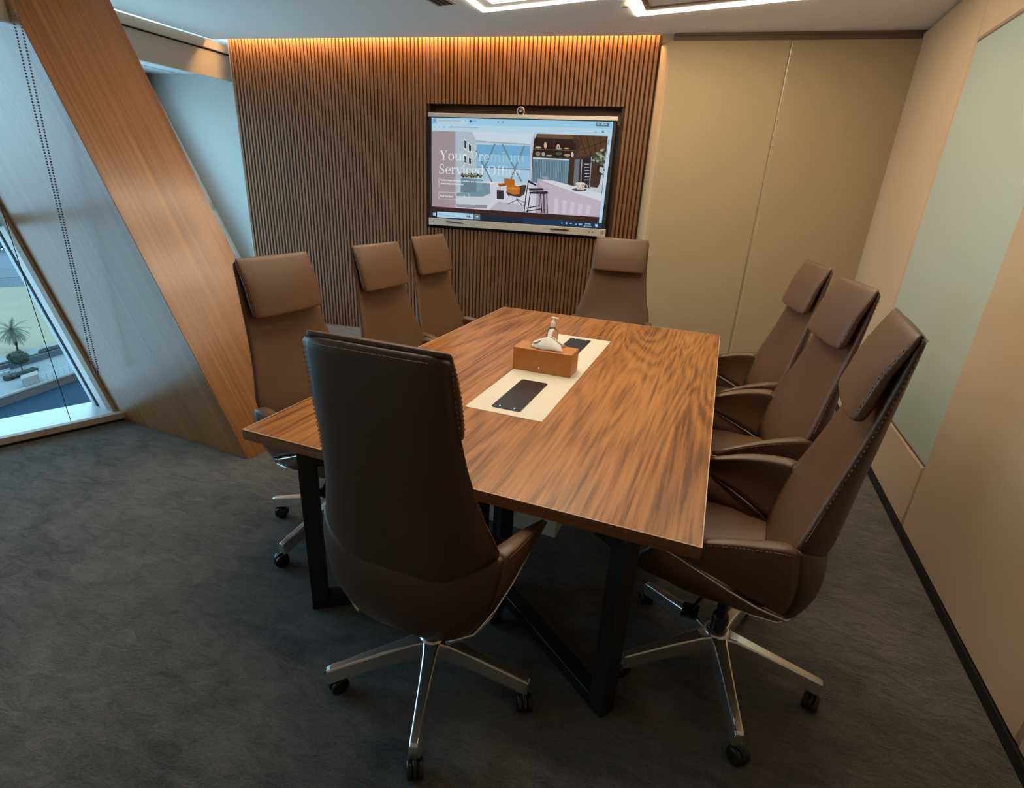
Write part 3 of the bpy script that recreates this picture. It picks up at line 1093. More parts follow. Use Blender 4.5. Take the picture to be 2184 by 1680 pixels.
def make_chair():
    root = empty('conference_chair')
    up = []
    # high back shell
    bm = bmesh.new()
    zs = [.52, .58, .64, .69, .73, .78, .84, .92, 1.0, 1.08, 1.16, 1.22, 1.255, 1.270]
    rings = [back_section(z) for z in zs]
    rings.append(back_section(1.279, .004))
    rings.append(back_section(1.284, .010))
    loft(bm, rings)
    bm.verts.index_update()
    for f in bm.faces:
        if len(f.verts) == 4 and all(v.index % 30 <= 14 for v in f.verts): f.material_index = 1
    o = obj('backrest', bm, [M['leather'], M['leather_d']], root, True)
    up.append(o)
    # headrest cushion folded over the top
    bm = bmesh.new()
    def hf(p):
        t = (p.z - 1.045) / .245
        w, yb, yfs, yfc = interp(BACK, min(1.28, p.z))
        back = lerp(yfs + .006, -.262, max(0, min(1, (p.z - 1.20) / .07)))
        thick = lerp(.062, .040, max(0, min(1, t)))
        if t > .82: thick *= math.sqrt(max(0.0, 1 - ((t - .82) / .20) ** 2)) * .55 + .45
        v = (p.y + 1) / 2
        y = back + v * thick
        y -= .012 * (p.x / .2) ** 2 * v
        return Vector((p.x, y, p.z))
    rings = []
    nu = 36
    for j in range(15):
        ph = -PI / 2 + PI * j / 14
        zz = math.copysign(abs(math.sin(ph)) ** .55, math.sin(ph))
        rr = abs(math.cos(ph)) ** .28 if abs(math.cos(ph)) > 1e-3 else .55
        z = 1.1760 + zz * .1160
        ring = []
        for i in range(nu):
            th = 2 * PI * i / nu
            c, s = math.cos(th), math.sin(th)
            x = math.copysign(abs(c) ** .28, c) * .196 * lerp(.92, 1, rr)
            y = math.copysign(abs(s) ** .75, s) * lerp(.45, 1, rr)
            ring.append(hf(Vector((x, y, z))))
        rings.append(ring)
    loft(bm, rings)
    hr = obj('headrest', bm, M['leather'], root, True)
    up.append(hr)
    # stitching: both edges of the back, the headrest and the armrest tops
    bm = bmesh.new()
    for sx in (-1, 1):
        pts = []
        for i in range(40):
            z = lerp(.74, 1.262, i / 39)
            w, yb, yfs, yfc = interp(BACK, z)
            pts.append((sx * (w + .0002), yfs - .012, z))
        dashes(bm, pts)
        for yy, ang in ((.42, .31), (.62, .52)):
            pts = []
            for i in range(15):
                q = hf(Vector((sx * .196 * math.cos(ang) ** .28 + sx * .0006, yy, lerp(1.085, 1.262, i / 14))))
                pts.append(q)
            dashes(bm, pts)
    w, yb, yfs, yfc = interp(BACK, 1.274)
    pts = [((-1 + 2 * i / 20) * .15, yb - .0005 + (yfs - .01 - yb) * (abs(((-1 + 2 * i / 20) * .15) / w) ** 6.2), 1.272) for i in range(21)]
    dashes(bm, pts)
    up.append(tag(obj('stitching', bm, M['thread'], root), kind='stuff'))
    # bucket: rear shell and two armrest wings
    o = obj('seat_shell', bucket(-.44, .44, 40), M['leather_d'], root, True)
    up.append(o)
    for sg in (-1, 1):
        u0, u1 = (-1, -.44) if sg < 0 else (.44, 1)
        o = obj('armrest', bucket(u0, u1, 24), M['leather'], root, True)
        up.append(o)
        bm = bmesh.new()
        pts = []
        for i in range(16):
            au = lerp(.47, .97, i / 15)
            p = sinterp(TOPP, au)
            pts.append((sg * (p[0] + .0012), p[1], p[2] - .004))
        dashes(bm, pts)
        o = tag(obj('seam', bm, M['thread'], up[-1]), kind='stuff')
    # seat cushion
    bm = bmesh.new()
    def sf(p):
        v = (p.y + .15) / .40
        k = lerp(.70, 1, min(1, max(0, (p.y + .15) / .20)))
        z = p.z + .016 * max(0, 1 - abs(p.x / .2) ** 2) * (1 if p.z > .46 else 0)
        if p.y > .15: z -= (p.y - .15) ** 2 * 2.2
        if p.y < -.02 and p.z > .46: z += (-.02 - p.y) * .25
        return Vector((p.x * k, p.y, z))
    superbox(bm, 0, .052, .468, .252, .205, .046, 3.4, 2.6, 36, 14, sf)
    up.append(obj('seat_cushion', bm, M['leather'], root, True))
    # under pan
    bm = bmesh.new()
    superbox(bm, 0, .045, .425, .235, .205, .032, 3.6, 2.2, 32, 10, lambda p: Vector((p.x * lerp(.78, 1, min(1, max(0, (p.y + .16) / .2))), p.y, p.z + (.02 * (p.y + .1) if p.y > -.1 else 0))))
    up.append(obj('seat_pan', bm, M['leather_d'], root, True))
    # polished trim loops and the glossy side panels they frame
    for sg in (-1, 1):
        loop = [(sg * x, y, z) for x, y, z in ((.150, -.190, .406), (.220, -.158, .436), (.252, -.08, .470), (.272, .0, .508), (.284, .08, .545), (.290, .15, .576), (.288, .20, .590), (.278, .235, .575), (.262, .262, .535), (.250, .275, .49))]
        low = [(sg * x, y, z) for x, y, z in ((.150, -.186, .400), (.213, -.140, .414), (.238, -.07, .428), (.245, .0, .436), (.246, .08, .442), (.246, .15, .448), (.246, .20, .452), (.245, .235, .456), (.244, .26, .46), (.243, .275, .465))]
        bm = bmesh.new()
        tube(bm, loop, [.0065, .006, .005, .0045, .004, .004, .004, .004, .004, .004], 8)
        tube(bm, low[:4], [.006, .005, .003, .001], 8)
        up.append(obj('trim_loop', bm, M['chrome'], root, True))
        bm = bmesh.new()
        A = [bm.verts.new((x * .985, y, z - .002)) for x, y, z in loop]
        B = [bm.verts.new(p) for p in low]
        for i in range(len(A) - 1):
            f = [A[i], A[i + 1], B[i + 1], B[i]] if sg < 0 else [A[i + 1], A[i], B[i], B[i + 1]]
            bm.faces.new(f)
        o = obj('side_panel', bm, M['leather'], root, True)
        md = o.modifiers.new('thick', 'SOLIDIFY')
        md.thickness = .006
        up.append(o)
    # tilt mechanism with a paddle lever
    bm = bmesh.new()
    box(bm, -.07, .07, -.09, .13, .345, .405)
    mech = obj('tilt_mechanism', bm, M['plastic'], root)
    bevel(mech, .012, 3)
    up.append(mech)
    for sg in (-1, 1):
        bm = bmesh.new()
        tube(bm, [(sg * .06, .05, .375), (sg * .14, .07, .355), (sg * .19, .09, .335)], .006, 8)
        hexa(bm, [(sg * .19 - .03, .07, .322), (sg * .19 + .03, .07, .322), (sg * .19 + .03, .12, .316), (sg * .19 - .03, .12, .316),
                  (sg * .19 - .03, .07, .333), (sg * .19 + .03, .07, .333), (sg * .19 + .03, .12, .326), (sg * .19 - .03, .12, .326)])
        obj('lever', bm, M['plastic'], mech)
    # gas column, hub, five legs with casters
    bm = bmesh.new()
    lathe(bm, [(.0, .10), (.027, .10), (.027, .245), (.023, .25), (.018, .25), (.018, .47), (.0, .47)], 20)
    obj('gas_column', bm, M['plastic'], root, True)
    bm = bmesh.new()
    lathe(bm, [(.0, .100), (.034, .100), (.046, .115), (.048, .168), (.042, .181), (.032, .185), (.029, .184), (0, .184)], 24)
    obj('base_hub', bm, M['chrome'], root, True)
    for k in range(5):
        lg = obj('leg', leg_mesh(), M['chrome'], root)
        bevel(lg, .003, 2, 25)
        bm = caster_mesh()
        cs = obj('caster', bm, M['plastic'], lg, True, loc=(.334, 0, 0), rot=(0, 0, random.uniform(-PI, PI)))
    return root, [o.name for o in up]
chair0, upnames = make_chair()

def place(src, first, x, y, facing, legs, lift, label):
    """facing = world angle the sitter looks toward; legs = world angle of one leg"""
    rz = math.radians(facing) - PI / 2
    if first:
        r = src
        pairs = [(c, c) for c in src.children]
    else:
        r = src.copy()
        C.objects.link(r)
        pairs = []
        for ch in src.children:
            c = ch.copy()
            C.objects.link(c)
            c.parent = r
            for gch in ch.children:
                gc = gch.copy()
                C.objects.link(gc)
                gc.parent = c
                if ch.name.startswith('leg'): gc.rotation_euler.z = random.uniform(-PI, PI)
            pairs.append((ch, c))
    r.location = (x, y, 0)
    r.rotation_euler = (0, 0, rz)
    k = 0
    for ch, c in pairs:
        if ch.name in upnames:
            c.location.z = lift
        if ch.name.startswith('leg'):
            c.rotation_euler = (0, 0, math.radians(legs + 72 * k) - rz)
            k += 1
    tag(r, label, 'chair', 'brown leather conference chairs around the table')
    return r
CH = [
    (.024, -1.335, 90, 2, -.022, 'high-backed brown leather office chair seen from behind at the near end of the table'),
    (-.815, -.770, -2, -24, 0.0, 'brown leather office chair on the window side, nearest of its row of three'),
    (-.825, -.020, -4, 10, -.005, 'brown leather office chair on the window side, middle of its row of three'),
    (-.865, .625, -3, 30, 0.0, 'brown leather office chair on the window side, farthest of its row of three'),
    (.020, 1.335, -86, 20, .008, 'brown leather office chair at the far end of the table below the display'),
    (.940, .600, 190, 15, .030, 'brown leather office chair on the right side, farthest of its row of three'),
    (.985, -.125, 189, 40, .037, 'brown leather office chair on the right side, middle of its row of three'),
    (.934, -.905, 174, -4, .048, 'brown leather office chair on the right side, nearest of its row of three'),
]
# copies are made from the untouched source before the source itself is moved
for c in CH[1:]:
    place(chair0, False, *c)
place(chair0, True, *CH[0])

# ================================================================== wall display
def on_wall(name, s, z, d, label, cat):
    p = W(s, d, z)
    return empty(name, p, a_, label, cat)
SC, SZ0, SZ1 = -.957, 1.222, 2.258
SW = .915
disp = on_wall('wall_display', SC, SZ0, 0.0, 'large interactive flat display showing a web page, mounted in the slatted wall recess', 'display')
DZ = SZ1 - SZ0
# local: x along wall, -y into the room, z up
bm = bmesh.new()
box(bm, -SW + .008, SW - .008, -.060, .04, .0, DZ - .01)
bevel(obj('display_body', bm, M['black'], disp), .004)
bm = bmesh.new()
box(bm, -SW - .002, SW + .002, -.078, -.045, -.006, .064)
bevel(obj('lower_bezel', bm, M['silver'], disp), .003)
bm = bmesh.new()
box(bm, -SW - .002, SW + .002, -.078, -.040, DZ - .034, DZ)
bevel(obj('upper_bezel', bm, M['silver'], disp), .003)
bm = bmesh.new()
for x0, x1 in ((SW - .045, SW - .020),):
    for i in range(3):
        for j in range(3):
            box(bm, x0 + i * .0085, x0 + i * .0085 + .006, -.0795, -.078, .018 + j * .0095, .025 + j * .0095)
for x0 in (SW - .20, SW - .185):
    box(bm, x0, x0 + .004, -.0795, -.078, .028, .032)
for x0 in (SW - .165, SW - .13):
    box(bm, x0, x0 + .016, -.0795, -.078, .027, .033)
for x0 in (-SW + .02, -SW + .04):
    box(bm, x0, x0 + .010, -.0795, -.078, .028, .034)
obj('ports', bm, M['blackmetal'], disp)
for sx, lb in ((-.625, 'black stylus held on the lower bezel of the display, left of the pair'), (.47, 'black stylus held on the lower bezel of the display, right of the pair')):
    t = on_wall('stylus', SC + sx, SZ0 + .034, .084, lb, 'stylus')
    t['group'] = 'styluses on the display'
    bm = bmesh.new()
    tilt = -.05 if sx < 0 else 0.0
    tube(bm, [(-.098, 0, -.098 * tilt), (-.096, 0, -.096 * tilt), (.065, 0, .065 * tilt)], [.003, .006, .006], 10)
    obj('barrel', bm, M['plastic'], t, True)
    bm = bmesh.new()
    tube(bm, [(.065, 0, .065 * tilt), (.088, 0, .088 * tilt), (.096, 0, .096 * tilt)], [.006, .0035, .0012], 10)
    obj('tip', bm, M['blackmetal'], t, True)
t = on_wall('webcam', SC + .012, SZ1, .062, 'round black webcam with a silver ring standing on top of the display', 'camera')
bm = bmesh.new()
def disc_y(bm, prof, n=28, zc=0.0):
    loft(bm, [[(r * math.cos(2 * PI * k / n), y, zc + r * 1.08 * math.sin(2 * PI * k / n)) for k in range(n)] for r, y in prof])
disc_y(bm, [(.020, .030), (.034, .020), (.036, -.010), (.034, -.016), (.030, -.017)], zc=.030)
obj('webcam_ring', bm, M['silver'], t, True)
bm = bmesh.new()
disc_y(bm, [(.0295, -.014), (.0295, -.019), (.026, -.022), (.002, -.0225)], zc=.030)
obj('lens', bm, M['plastic'], t, True)
bm = bmesh.new()
for i in range(3):
    box(bm, -.011, .011, -.0235, -.0228, .022 + i * .006, .025 + i * .006)
obj('grille', bm, M['frame_blue'], t)
bm = bmesh.new()
box(bm, -.02, .02, -.012, .02, 0.0005, .006)
obj('webcam_foot', bm, M['silver'], t)

# ---- picture on the display: flat coloured shapes laid on the panel
HC = [0.000992015299, 5.85618367e-05, -1.07662344, 2.61619372e-05, -0.000908367668, 1.1872817, 5.9444689e-06, -6.04046835e-05]
def hm(px, py):
    w = HC[6] * px + HC[7] * py + 1
    return ((HC[0] * px + HC[1] * py + HC[2]) / w, (HC[3] * px + HC[4] * py + HC[5]) / w)
scr_bm = bmesh.new()
scr_mats = []
scr_keys = {}
lay = [0]
def sr(c):
    return tuple((v / 255 / 12.92) if v / 255 <= .04045 else ((v / 255 + .055) / 1.055) ** 2.4 for v in c)
def smat(c):
    if c not in scr_keys:
        scr_keys[c] = len(scr_mats)
        scr_mats.append(emit('screen_colour', sr(c), .88))
    return scr_keys[c]
def sp(c, *pts):
    """filled polygon, points in picture coordinates"""
    lay[0] += 1
    y = -.0605 - lay[0] * .00006
    vs = []
    for p in pts:
        x, z = hm(*p)
        vs.append(scr_bm.verts.new((x, y, z)))
    f = scr_bm.faces.new(vs)
    f.material_index = smat(c)
    f.normal_update()
    if f.normal.y > 0: f.normal_flip()
def srect(c, x0, y0, x1, y1, sl=.028):
    sp(c, (x0, y0), (x1, y0 + (x1 - x0) * sl), (x1, y1 + (x1 - x0) * sl), (x0, y1))
def sline(c, pts, w):
    for (ax, ay), (bx_, by_) in zip(pts, pts[1:]):
        dx_, dy_ = bx_ - ax, by_ - ay
        l = math.hypot(dx_, dy_) or 1
        nx, ny = -dy_ / l * w / 2, dx_ / l * w / 2
        sp(c, (ax + nx, ay + ny), (bx_ + nx, by_ + ny), (bx_ - nx, by_ - ny), (ax - nx, ay - ny))
def sell(c, cx, cy, rx, ry, n=16, a0=0, a1=360):
    sp(c, *[(cx + rx * math.cos(math.radians(a0 + (a1 - a0) * k / n)), cy + ry * math.sin(math.radians(a0 + (a1 - a0) * k / n))) for k in range(n if a1 - a0 == 360 else n + 1)])
# browser window
sp((30, 38, 52), (188, 230), (1948, 272), (1833, 1290), (183, 1243))
sp((158, 208, 238), (188, 230), (1948, 272), (1942, 340), (188, 300))
sp((186, 218, 236), (188, 298), (1941, 338), (1936, 408), (187, 365))
sp((188, 217, 234), (245, 243), (560, 248), (560, 304), (245, 298))
srect((140, 180, 205), 202, 240, 236, 285)
sp((70, 90, 110), (212, 260), (226, 260), (219, 268))
sell((215, 195, 190), 264, 266, 9, 10)
sline((120, 140, 160), [(532, 262), (542, 274)], 3)
sline((120, 140, 160), [(542, 262), (532, 274)], 3)
sell((50, 80, 105), 590, 269, 10, 11)
sell((70, 100, 125), 862, 275, 5, 6)
sell((70, 100, 125), 911, 276, 5, 6)
srect((88, 128, 142), 1788, 280, 1912, 316)
for r in (14, 9, 4):
    sell((205, 225, 232), 1812, 306, r, r, 8, 220, 320)
sline((110, 135, 155), [(228, 327), (212, 327)], 3)
sline((110, 135, 155), [(219, 321), (212, 327), (219, 333)], 3)
sline((140, 165, 185), [(260, 328), (276, 328)], 3)
sline((110, 135, 155), [(308, 322), (320, 320), (325, 328), (318, 335), (309, 333)], 3)
sline((110, 135, 155), [(366, 324), (380, 324)], 3)
sline((110, 135, 155), [(366, 334), (380, 334)], 3)
sline((95, 125, 150), [(1787, 357), (1791, 366), (1796, 366), (1792, 371), (1794, 377), (1787, 373), (1780, 377), (1782, 370), (1778, 366), (1784, 366), (1787, 357)], 2)
sell((60, 120, 170), 1854, 362, 8, 7)
sp((60, 120, 170), (1842, 376), (1845, 369), (1863, 369), (1866, 377))
for i in range(3): sell((110, 135, 155), 1905, 358 + i * 10, 2.5, 2.5, 6)
# ---- photo of the lounge
sp((196, 206, 216), (187, 365), (1903, 406), (1806, 1180), (183, 1133))
sp((166, 150, 156), (187, 366), (433, 372), (428, 1142), (183, 1133))
sp((178, 196, 208), (433, 372), (600, 374), (640, 430), (640, 760), (560, 860), (480, 900), (430, 1000))
sp((205, 220, 230), (600, 374), (1210, 388), (1172, 490), (650, 468))
sp((150, 175, 190), (640, 462), (1172, 492), (1172, 502), (640, 476))
sp((116, 176, 214), (646, 500), (1170, 510), (1168, 700), (640, 690))
sp((140, 190, 222), (640, 590), (1168, 610), (1166, 740), (640, 730))
sp((172, 206, 226), (640, 745), (1166, 752), (1160, 865), (640, 862))
for seg in ([(828, 492), (725, 730)], [(640, 560), (725, 730)], [(900, 494), (1020, 740)], [(1118, 505), (1020, 740)], [(725, 730), (800, 880)], [(1020, 740), (980, 850)], [(1020, 740), (1085, 860)]):
    sline((112, 138, 148), seg, 15)
sline((112, 138, 148), [(640, 726), (1166, 742)], 9)
sp((214, 212, 222), (800, 870), (1170, 880), (1230, 1165), (430, 1142), (440, 1090))
sp((190, 186, 200), (860, 1060), (1110, 1090), (1100, 1158), (760, 1150))
# pictures on the left wall of the photo
for q in ([(513, 418), (548, 448), (548, 580), (513, 560)], [(555, 458), (604, 500), (602, 600), (555, 585)], [(510, 580), (548, 600), (548, 716), (510, 700)], [(555, 605), (602, 625), (600, 722), (555, 715)]):
    sp((196, 170, 164), *q)
    cx = sum(p[0] for p in q) / 4
    cy = sum(p[1] for p in q) / 4
    sp((205, 222, 228), *[(cx + (p[0] - cx) * .78, cy + (p[1] - cy) * .86) for p in q])
    sp((40, 60, 74), *[(cx + (p[0] - cx) * .45, cy + (p[1] - cy) * .55) for p in q])
# planter and sofa
sp((108, 136, 148), (485, 838), (705, 850), (700, 950), (640, 985), (480, 980))
sp((128, 160, 172), (640, 850), (705, 850), (702, 950), (640, 985))
for i in range(30):
    x = 495 + i * 7.2
    sell(random.choice([(92, 72, 54), (60, 52, 44), (130, 110, 84), (74, 90, 60)]), x, 826 - random.random() * 34, 13, 11, 7)
sp((118, 150, 164), (440, 985), (640, 975), (700, 950), (705, 880), (775, 880), (780, 985), (700, 1020), (440, 1022))
sp((205, 210, 220), (440, 1022), (700, 1022), (780, 985), (785, 890), (812, 920), (806, 1050), (750, 1098), (440, 1100))
sp((150, 148, 158), (436, 1100), (750, 1098), (740, 1136), (436, 1132))
# side table, orange chairs
srect((58, 54, 58), 842, 950, 910, 1038)
sp((200, 205, 212), (850, 915), (905, 915), (905, 940), (850, 938))
sp((176, 104, 40), (916, 832), (1016, 840), (1020, 895), (920, 905))
sp((150, 84, 30), (850, 885), (930, 880), (930, 905), (870, 915))
sp((72, 62, 56), (1060, 905), (1112, 890), (1136, 898), (1110, 985), (1065, 1015), (960, 1000), (935, 960))
sp((196, 112, 42), (940, 905), (1000, 892), (1072, 915), (1062, 985), (1010, 990), (938, 965))
sp((214, 140, 74), (940, 930), (1000, 915), (1066, 935), (1010, 945))
sline((42, 42, 48), [(1036, 1010), (1040, 1040), (952, 1084)], 6)
sline((42, 42, 48), [(1040, 1040), (1090, 1092)], 6)
sline((42, 42, 48), [(1040, 1035), (1112, 1064)], 5)
sline((42, 42, 48), [(935, 965), (965, 1012)], 5)
# dark shelving with arch
sp((196, 196, 208), (1210, 386), (1240, 388), (1205, 480), (1190, 620), (1180, 860), (1165, 860), (1175, 500))
sp((74, 56, 46), (1240, 390), (1900, 408), (1820, 860), (1800, 900), (1180, 860), (1192, 600), (1208, 470))
sp((112, 82, 60), (1245, 392), (1660, 402), (1560, 440), (1240, 425))
sp((92, 66, 46), (1560, 402), (1898, 410), (1880, 560), (1600, 615), (1660, 470))
for i in range(5):
    sline((66, 46, 32), [(1640 + i * 62, 408), (1700 + i * 45, 590)], 7)
sline((62, 44, 30), [(1640, 545), (1890, 455)], 7)
sp((54, 40, 34), (1215, 432), (1395, 436), (1395, 540), (1200, 536))
sp((54, 40, 34), (1405, 436), (1560, 440), (1605, 490), (1600, 545), (1405, 541))
sp((50, 38, 34), (1200, 548), (1392, 552), (1390, 612), (1196, 608))
sp((50, 38, 34), (1402, 552), (1594, 556), (1585, 618), (1402, 613))
sline((120, 92, 70), [(1198, 541), (1600, 552)], 5)
for q, c in (((1250, 525, 30, 10), (190, 165, 130)), ((1318, 505, 14, 32), (206, 180, 146)), ((1345, 510, 5, 26), (40, 34, 36)), ((1440, 515, 16, 26), (206, 180, 146)), ((1446, 534, 30, 7), (150, 160, 150)), ((1518, 530, 26, 7), (190, 165, 130)), ((1246, 585, 24, 22), (130, 128, 118)), ((1298, 588, 17, 20), (150, 160, 166)), ((1352, 602, 30, 8), (170, 170, 160)), ((1445, 580, 30, 16), (80, 92, 76)), ((1522, 596, 30, 14), (176, 150, 116)), ((1572, 588, 12, 28), (206, 206, 200))):
    sell(c, *q)
sell((54, 40, 34), 1440, 518, 6, 14)
# lit fluted panel
sp((120, 150, 166), (1198, 622), (1544, 634), (1520, 905), (1186, 862))
sp((206, 226, 236), (1198, 622), (1544, 634), (1542, 646), (1198, 634))
for i in range(22):
    x = 1204 + i * 15.5
    sline((76, 100, 116), [(x, 640 + i * .5), (x - 8, 866 + i * 2)], 5)
sp((70, 50, 38), (1544, 634), (1592, 630), (1575, 905), (1525, 900))
sp((110, 118, 126), (1592, 635), (1640, 630), (1622, 860), (1575, 900))
sp((48, 44, 46), (1660, 625), (1750, 608), (1730, 910), (1640, 900))
sline((196, 188, 200), [(1660, 635), (1645, 880)], 6)
sline((176, 168, 180), [(1748, 610), (1726, 900)], 7)
for i in range(6):
    sline((200, 206, 210), [(1682, 680 + i * 30), (1726, 678 + i * 30)], 6)
for i in range(46):
    x, y = random.gauss(1830, 34), random.gauss(620, 46)
    if x < 1885 - (y - 600) * .06:
        sell(random.choice([(96, 112, 92), (140, 148, 124), (66, 82, 66), (170, 172, 150)]), x, y, 16, 12, 6)
sp((60, 48, 40), (1800, 690), (1862, 690), (1850, 780), (1795, 780))
sp((196, 200, 206), (1822, 700), (1858, 712), (1852, 770), (1818, 750))
# counter
sp((180, 164, 178), (1240, 832), (1838, 1000), (1815, 1180), (1215, 1164), (1228, 1000))
sp((216, 220, 226), (1240, 832), (1400, 845), (1842, 960), (1832, 1030), (1600, 960))
sp((196, 184, 198), (1240, 842), (1600, 962), (1830, 1032), (1815, 1180), (1340, 1168), (1330, 1000))
for i in range(5):
    sp((210, 200, 214), (1400 + i * 75, 1010 + i * 14), (1440 + i * 75, 1020 + i * 14), (1430 + i * 72, 1165), (1395 + i * 72, 1160))
# cup and saucer
sell((96, 90, 88), 1632, 925, 70, 14)
sp((216, 206, 196), (1598, 860), (1688, 862), (1676, 928), (1612, 926))
sell((226, 216, 206), 1643, 862, 45, 8)
for i in range(14): sell((120, 104, 96), 1606 + random.random() * 72, 872 + random.random() * 50, 5, 4, 6)
sline((206, 196, 186), [(1688, 874), (1708, 880), (1706, 905), (1682, 912)], 7)
sell((150, 160, 166), 1315, 820, 30, 20)
sell((110, 130, 140), 1312, 785, 14, 24)
# dark bar stools
sp((40, 38, 42), (1148, 848), (1162, 846), (1232, 888), (1225, 900), (1160, 870))
sp((44, 42, 46), (1150, 925), (1290, 922), (1300, 940), (1165, 948))
sp((50, 48, 52), (1160, 958), (1330, 948), (1348, 968), (1300, 978), (1165, 975))
for seg in ([(1156, 850), (1128, 1000), (1110, 1156)], [(1170, 975), (1140, 1158)], [(1268, 978), (1280, 1160)], [(1300, 978), (1300, 1160)], [(1328, 970), (1330, 1165)], [(1128, 1120), (1250, 1092)], [(1126, 1150), (1280, 1120)], [(1255, 978), (1255, 1100)]):
    sline((38, 37, 42), seg, 9)
# scroll bar, page foot and task bar
sp((196, 222, 240), (1903, 406), (1936, 408), (1833, 1240), (1808, 1236))
sp((140, 175, 200), (1902, 440), (1918, 440), (1908, 490), (1893, 490))
sp((64, 44, 40), (183, 1133), (1806, 1180), (1808, 1236), (183, 1182))
sp((38, 46, 62), (183, 1182), (1838, 1236), (1833, 1290), (183, 1243))
sp((34, 60, 90), (1100, 1212), (1838, 1236), (1833, 1290), (1100, 1270))
sp((176, 214, 240), (242, 1183), (612, 1192), (612, 1246), (242, 1240))
for (x, y) in ((200, 1197), (214, 1196), (200, 1211), (214, 1212)):
    srect((190, 220, 240), x, y, x + 12, y + 13)
sline((120, 150, 180), [(262, 1220), (268, 1214)], 3)
sell((150, 180, 200), 273, 1209, 7, 8)
sell((176, 214, 240), 273, 1209, 4, 5)
sp((110, 96, 84), (535, 1225), (548, 1208), (560, 1226))
sp((96, 84, 76), (555, 1228), (570, 1204), (586, 1232))
srect((80, 130, 170), 618, 1196, 678, 1246)
sell((214, 150, 80), 645, 1218, 17, 17)
sell((190, 74, 60), 643, 1213, 14, 11)
sell((120, 160, 90), 640, 1226, 9, 8)
sell((220, 232, 240), 647, 1219, 7, 7)
sline((190, 205, 215), [(1459, 1254), (1467, 1246), (1475, 1254)], 3)
sell((170, 190, 205), 1510, 1250, 8, 12)
sp((170, 190, 205), (1540, 1246), (1548, 1246), (1554, 1240), (1554, 1262), (1548, 1256), (1540, 1256))
sline((170, 190, 205), [(1560, 1244), (1562, 1258)], 3)
sp((170, 190, 205), (1586, 1262), (1604, 1244), (1604, 1263))
srect((150, 180, 205), 1622, 1246, 1656, 1264)
sp((190, 205, 220), (1774, 1248), (1798, 1249), (1798, 1268), (1790, 1276), (1774, 1268))
# white frame of the button, rule beside the text
for seg in ([(262, 985), (568, 990)], [(568, 990), (568, 1058)], [(568, 1058), (262, 1054)], [(262, 1054), (262, 985)]):
    sline((206, 220, 214), seg, 4)
sline((214, 222, 216), [(264, 838), (264, 936)], 4)
sline((226, 236, 236), [(492, 1024), (530, 1026)], 4)
sline((226, 236, 236), [(514, 1008), (532, 1026), (512, 1042)], 4)
sline((206, 220, 214), [(476, 1005), (476, 1042)], 3)

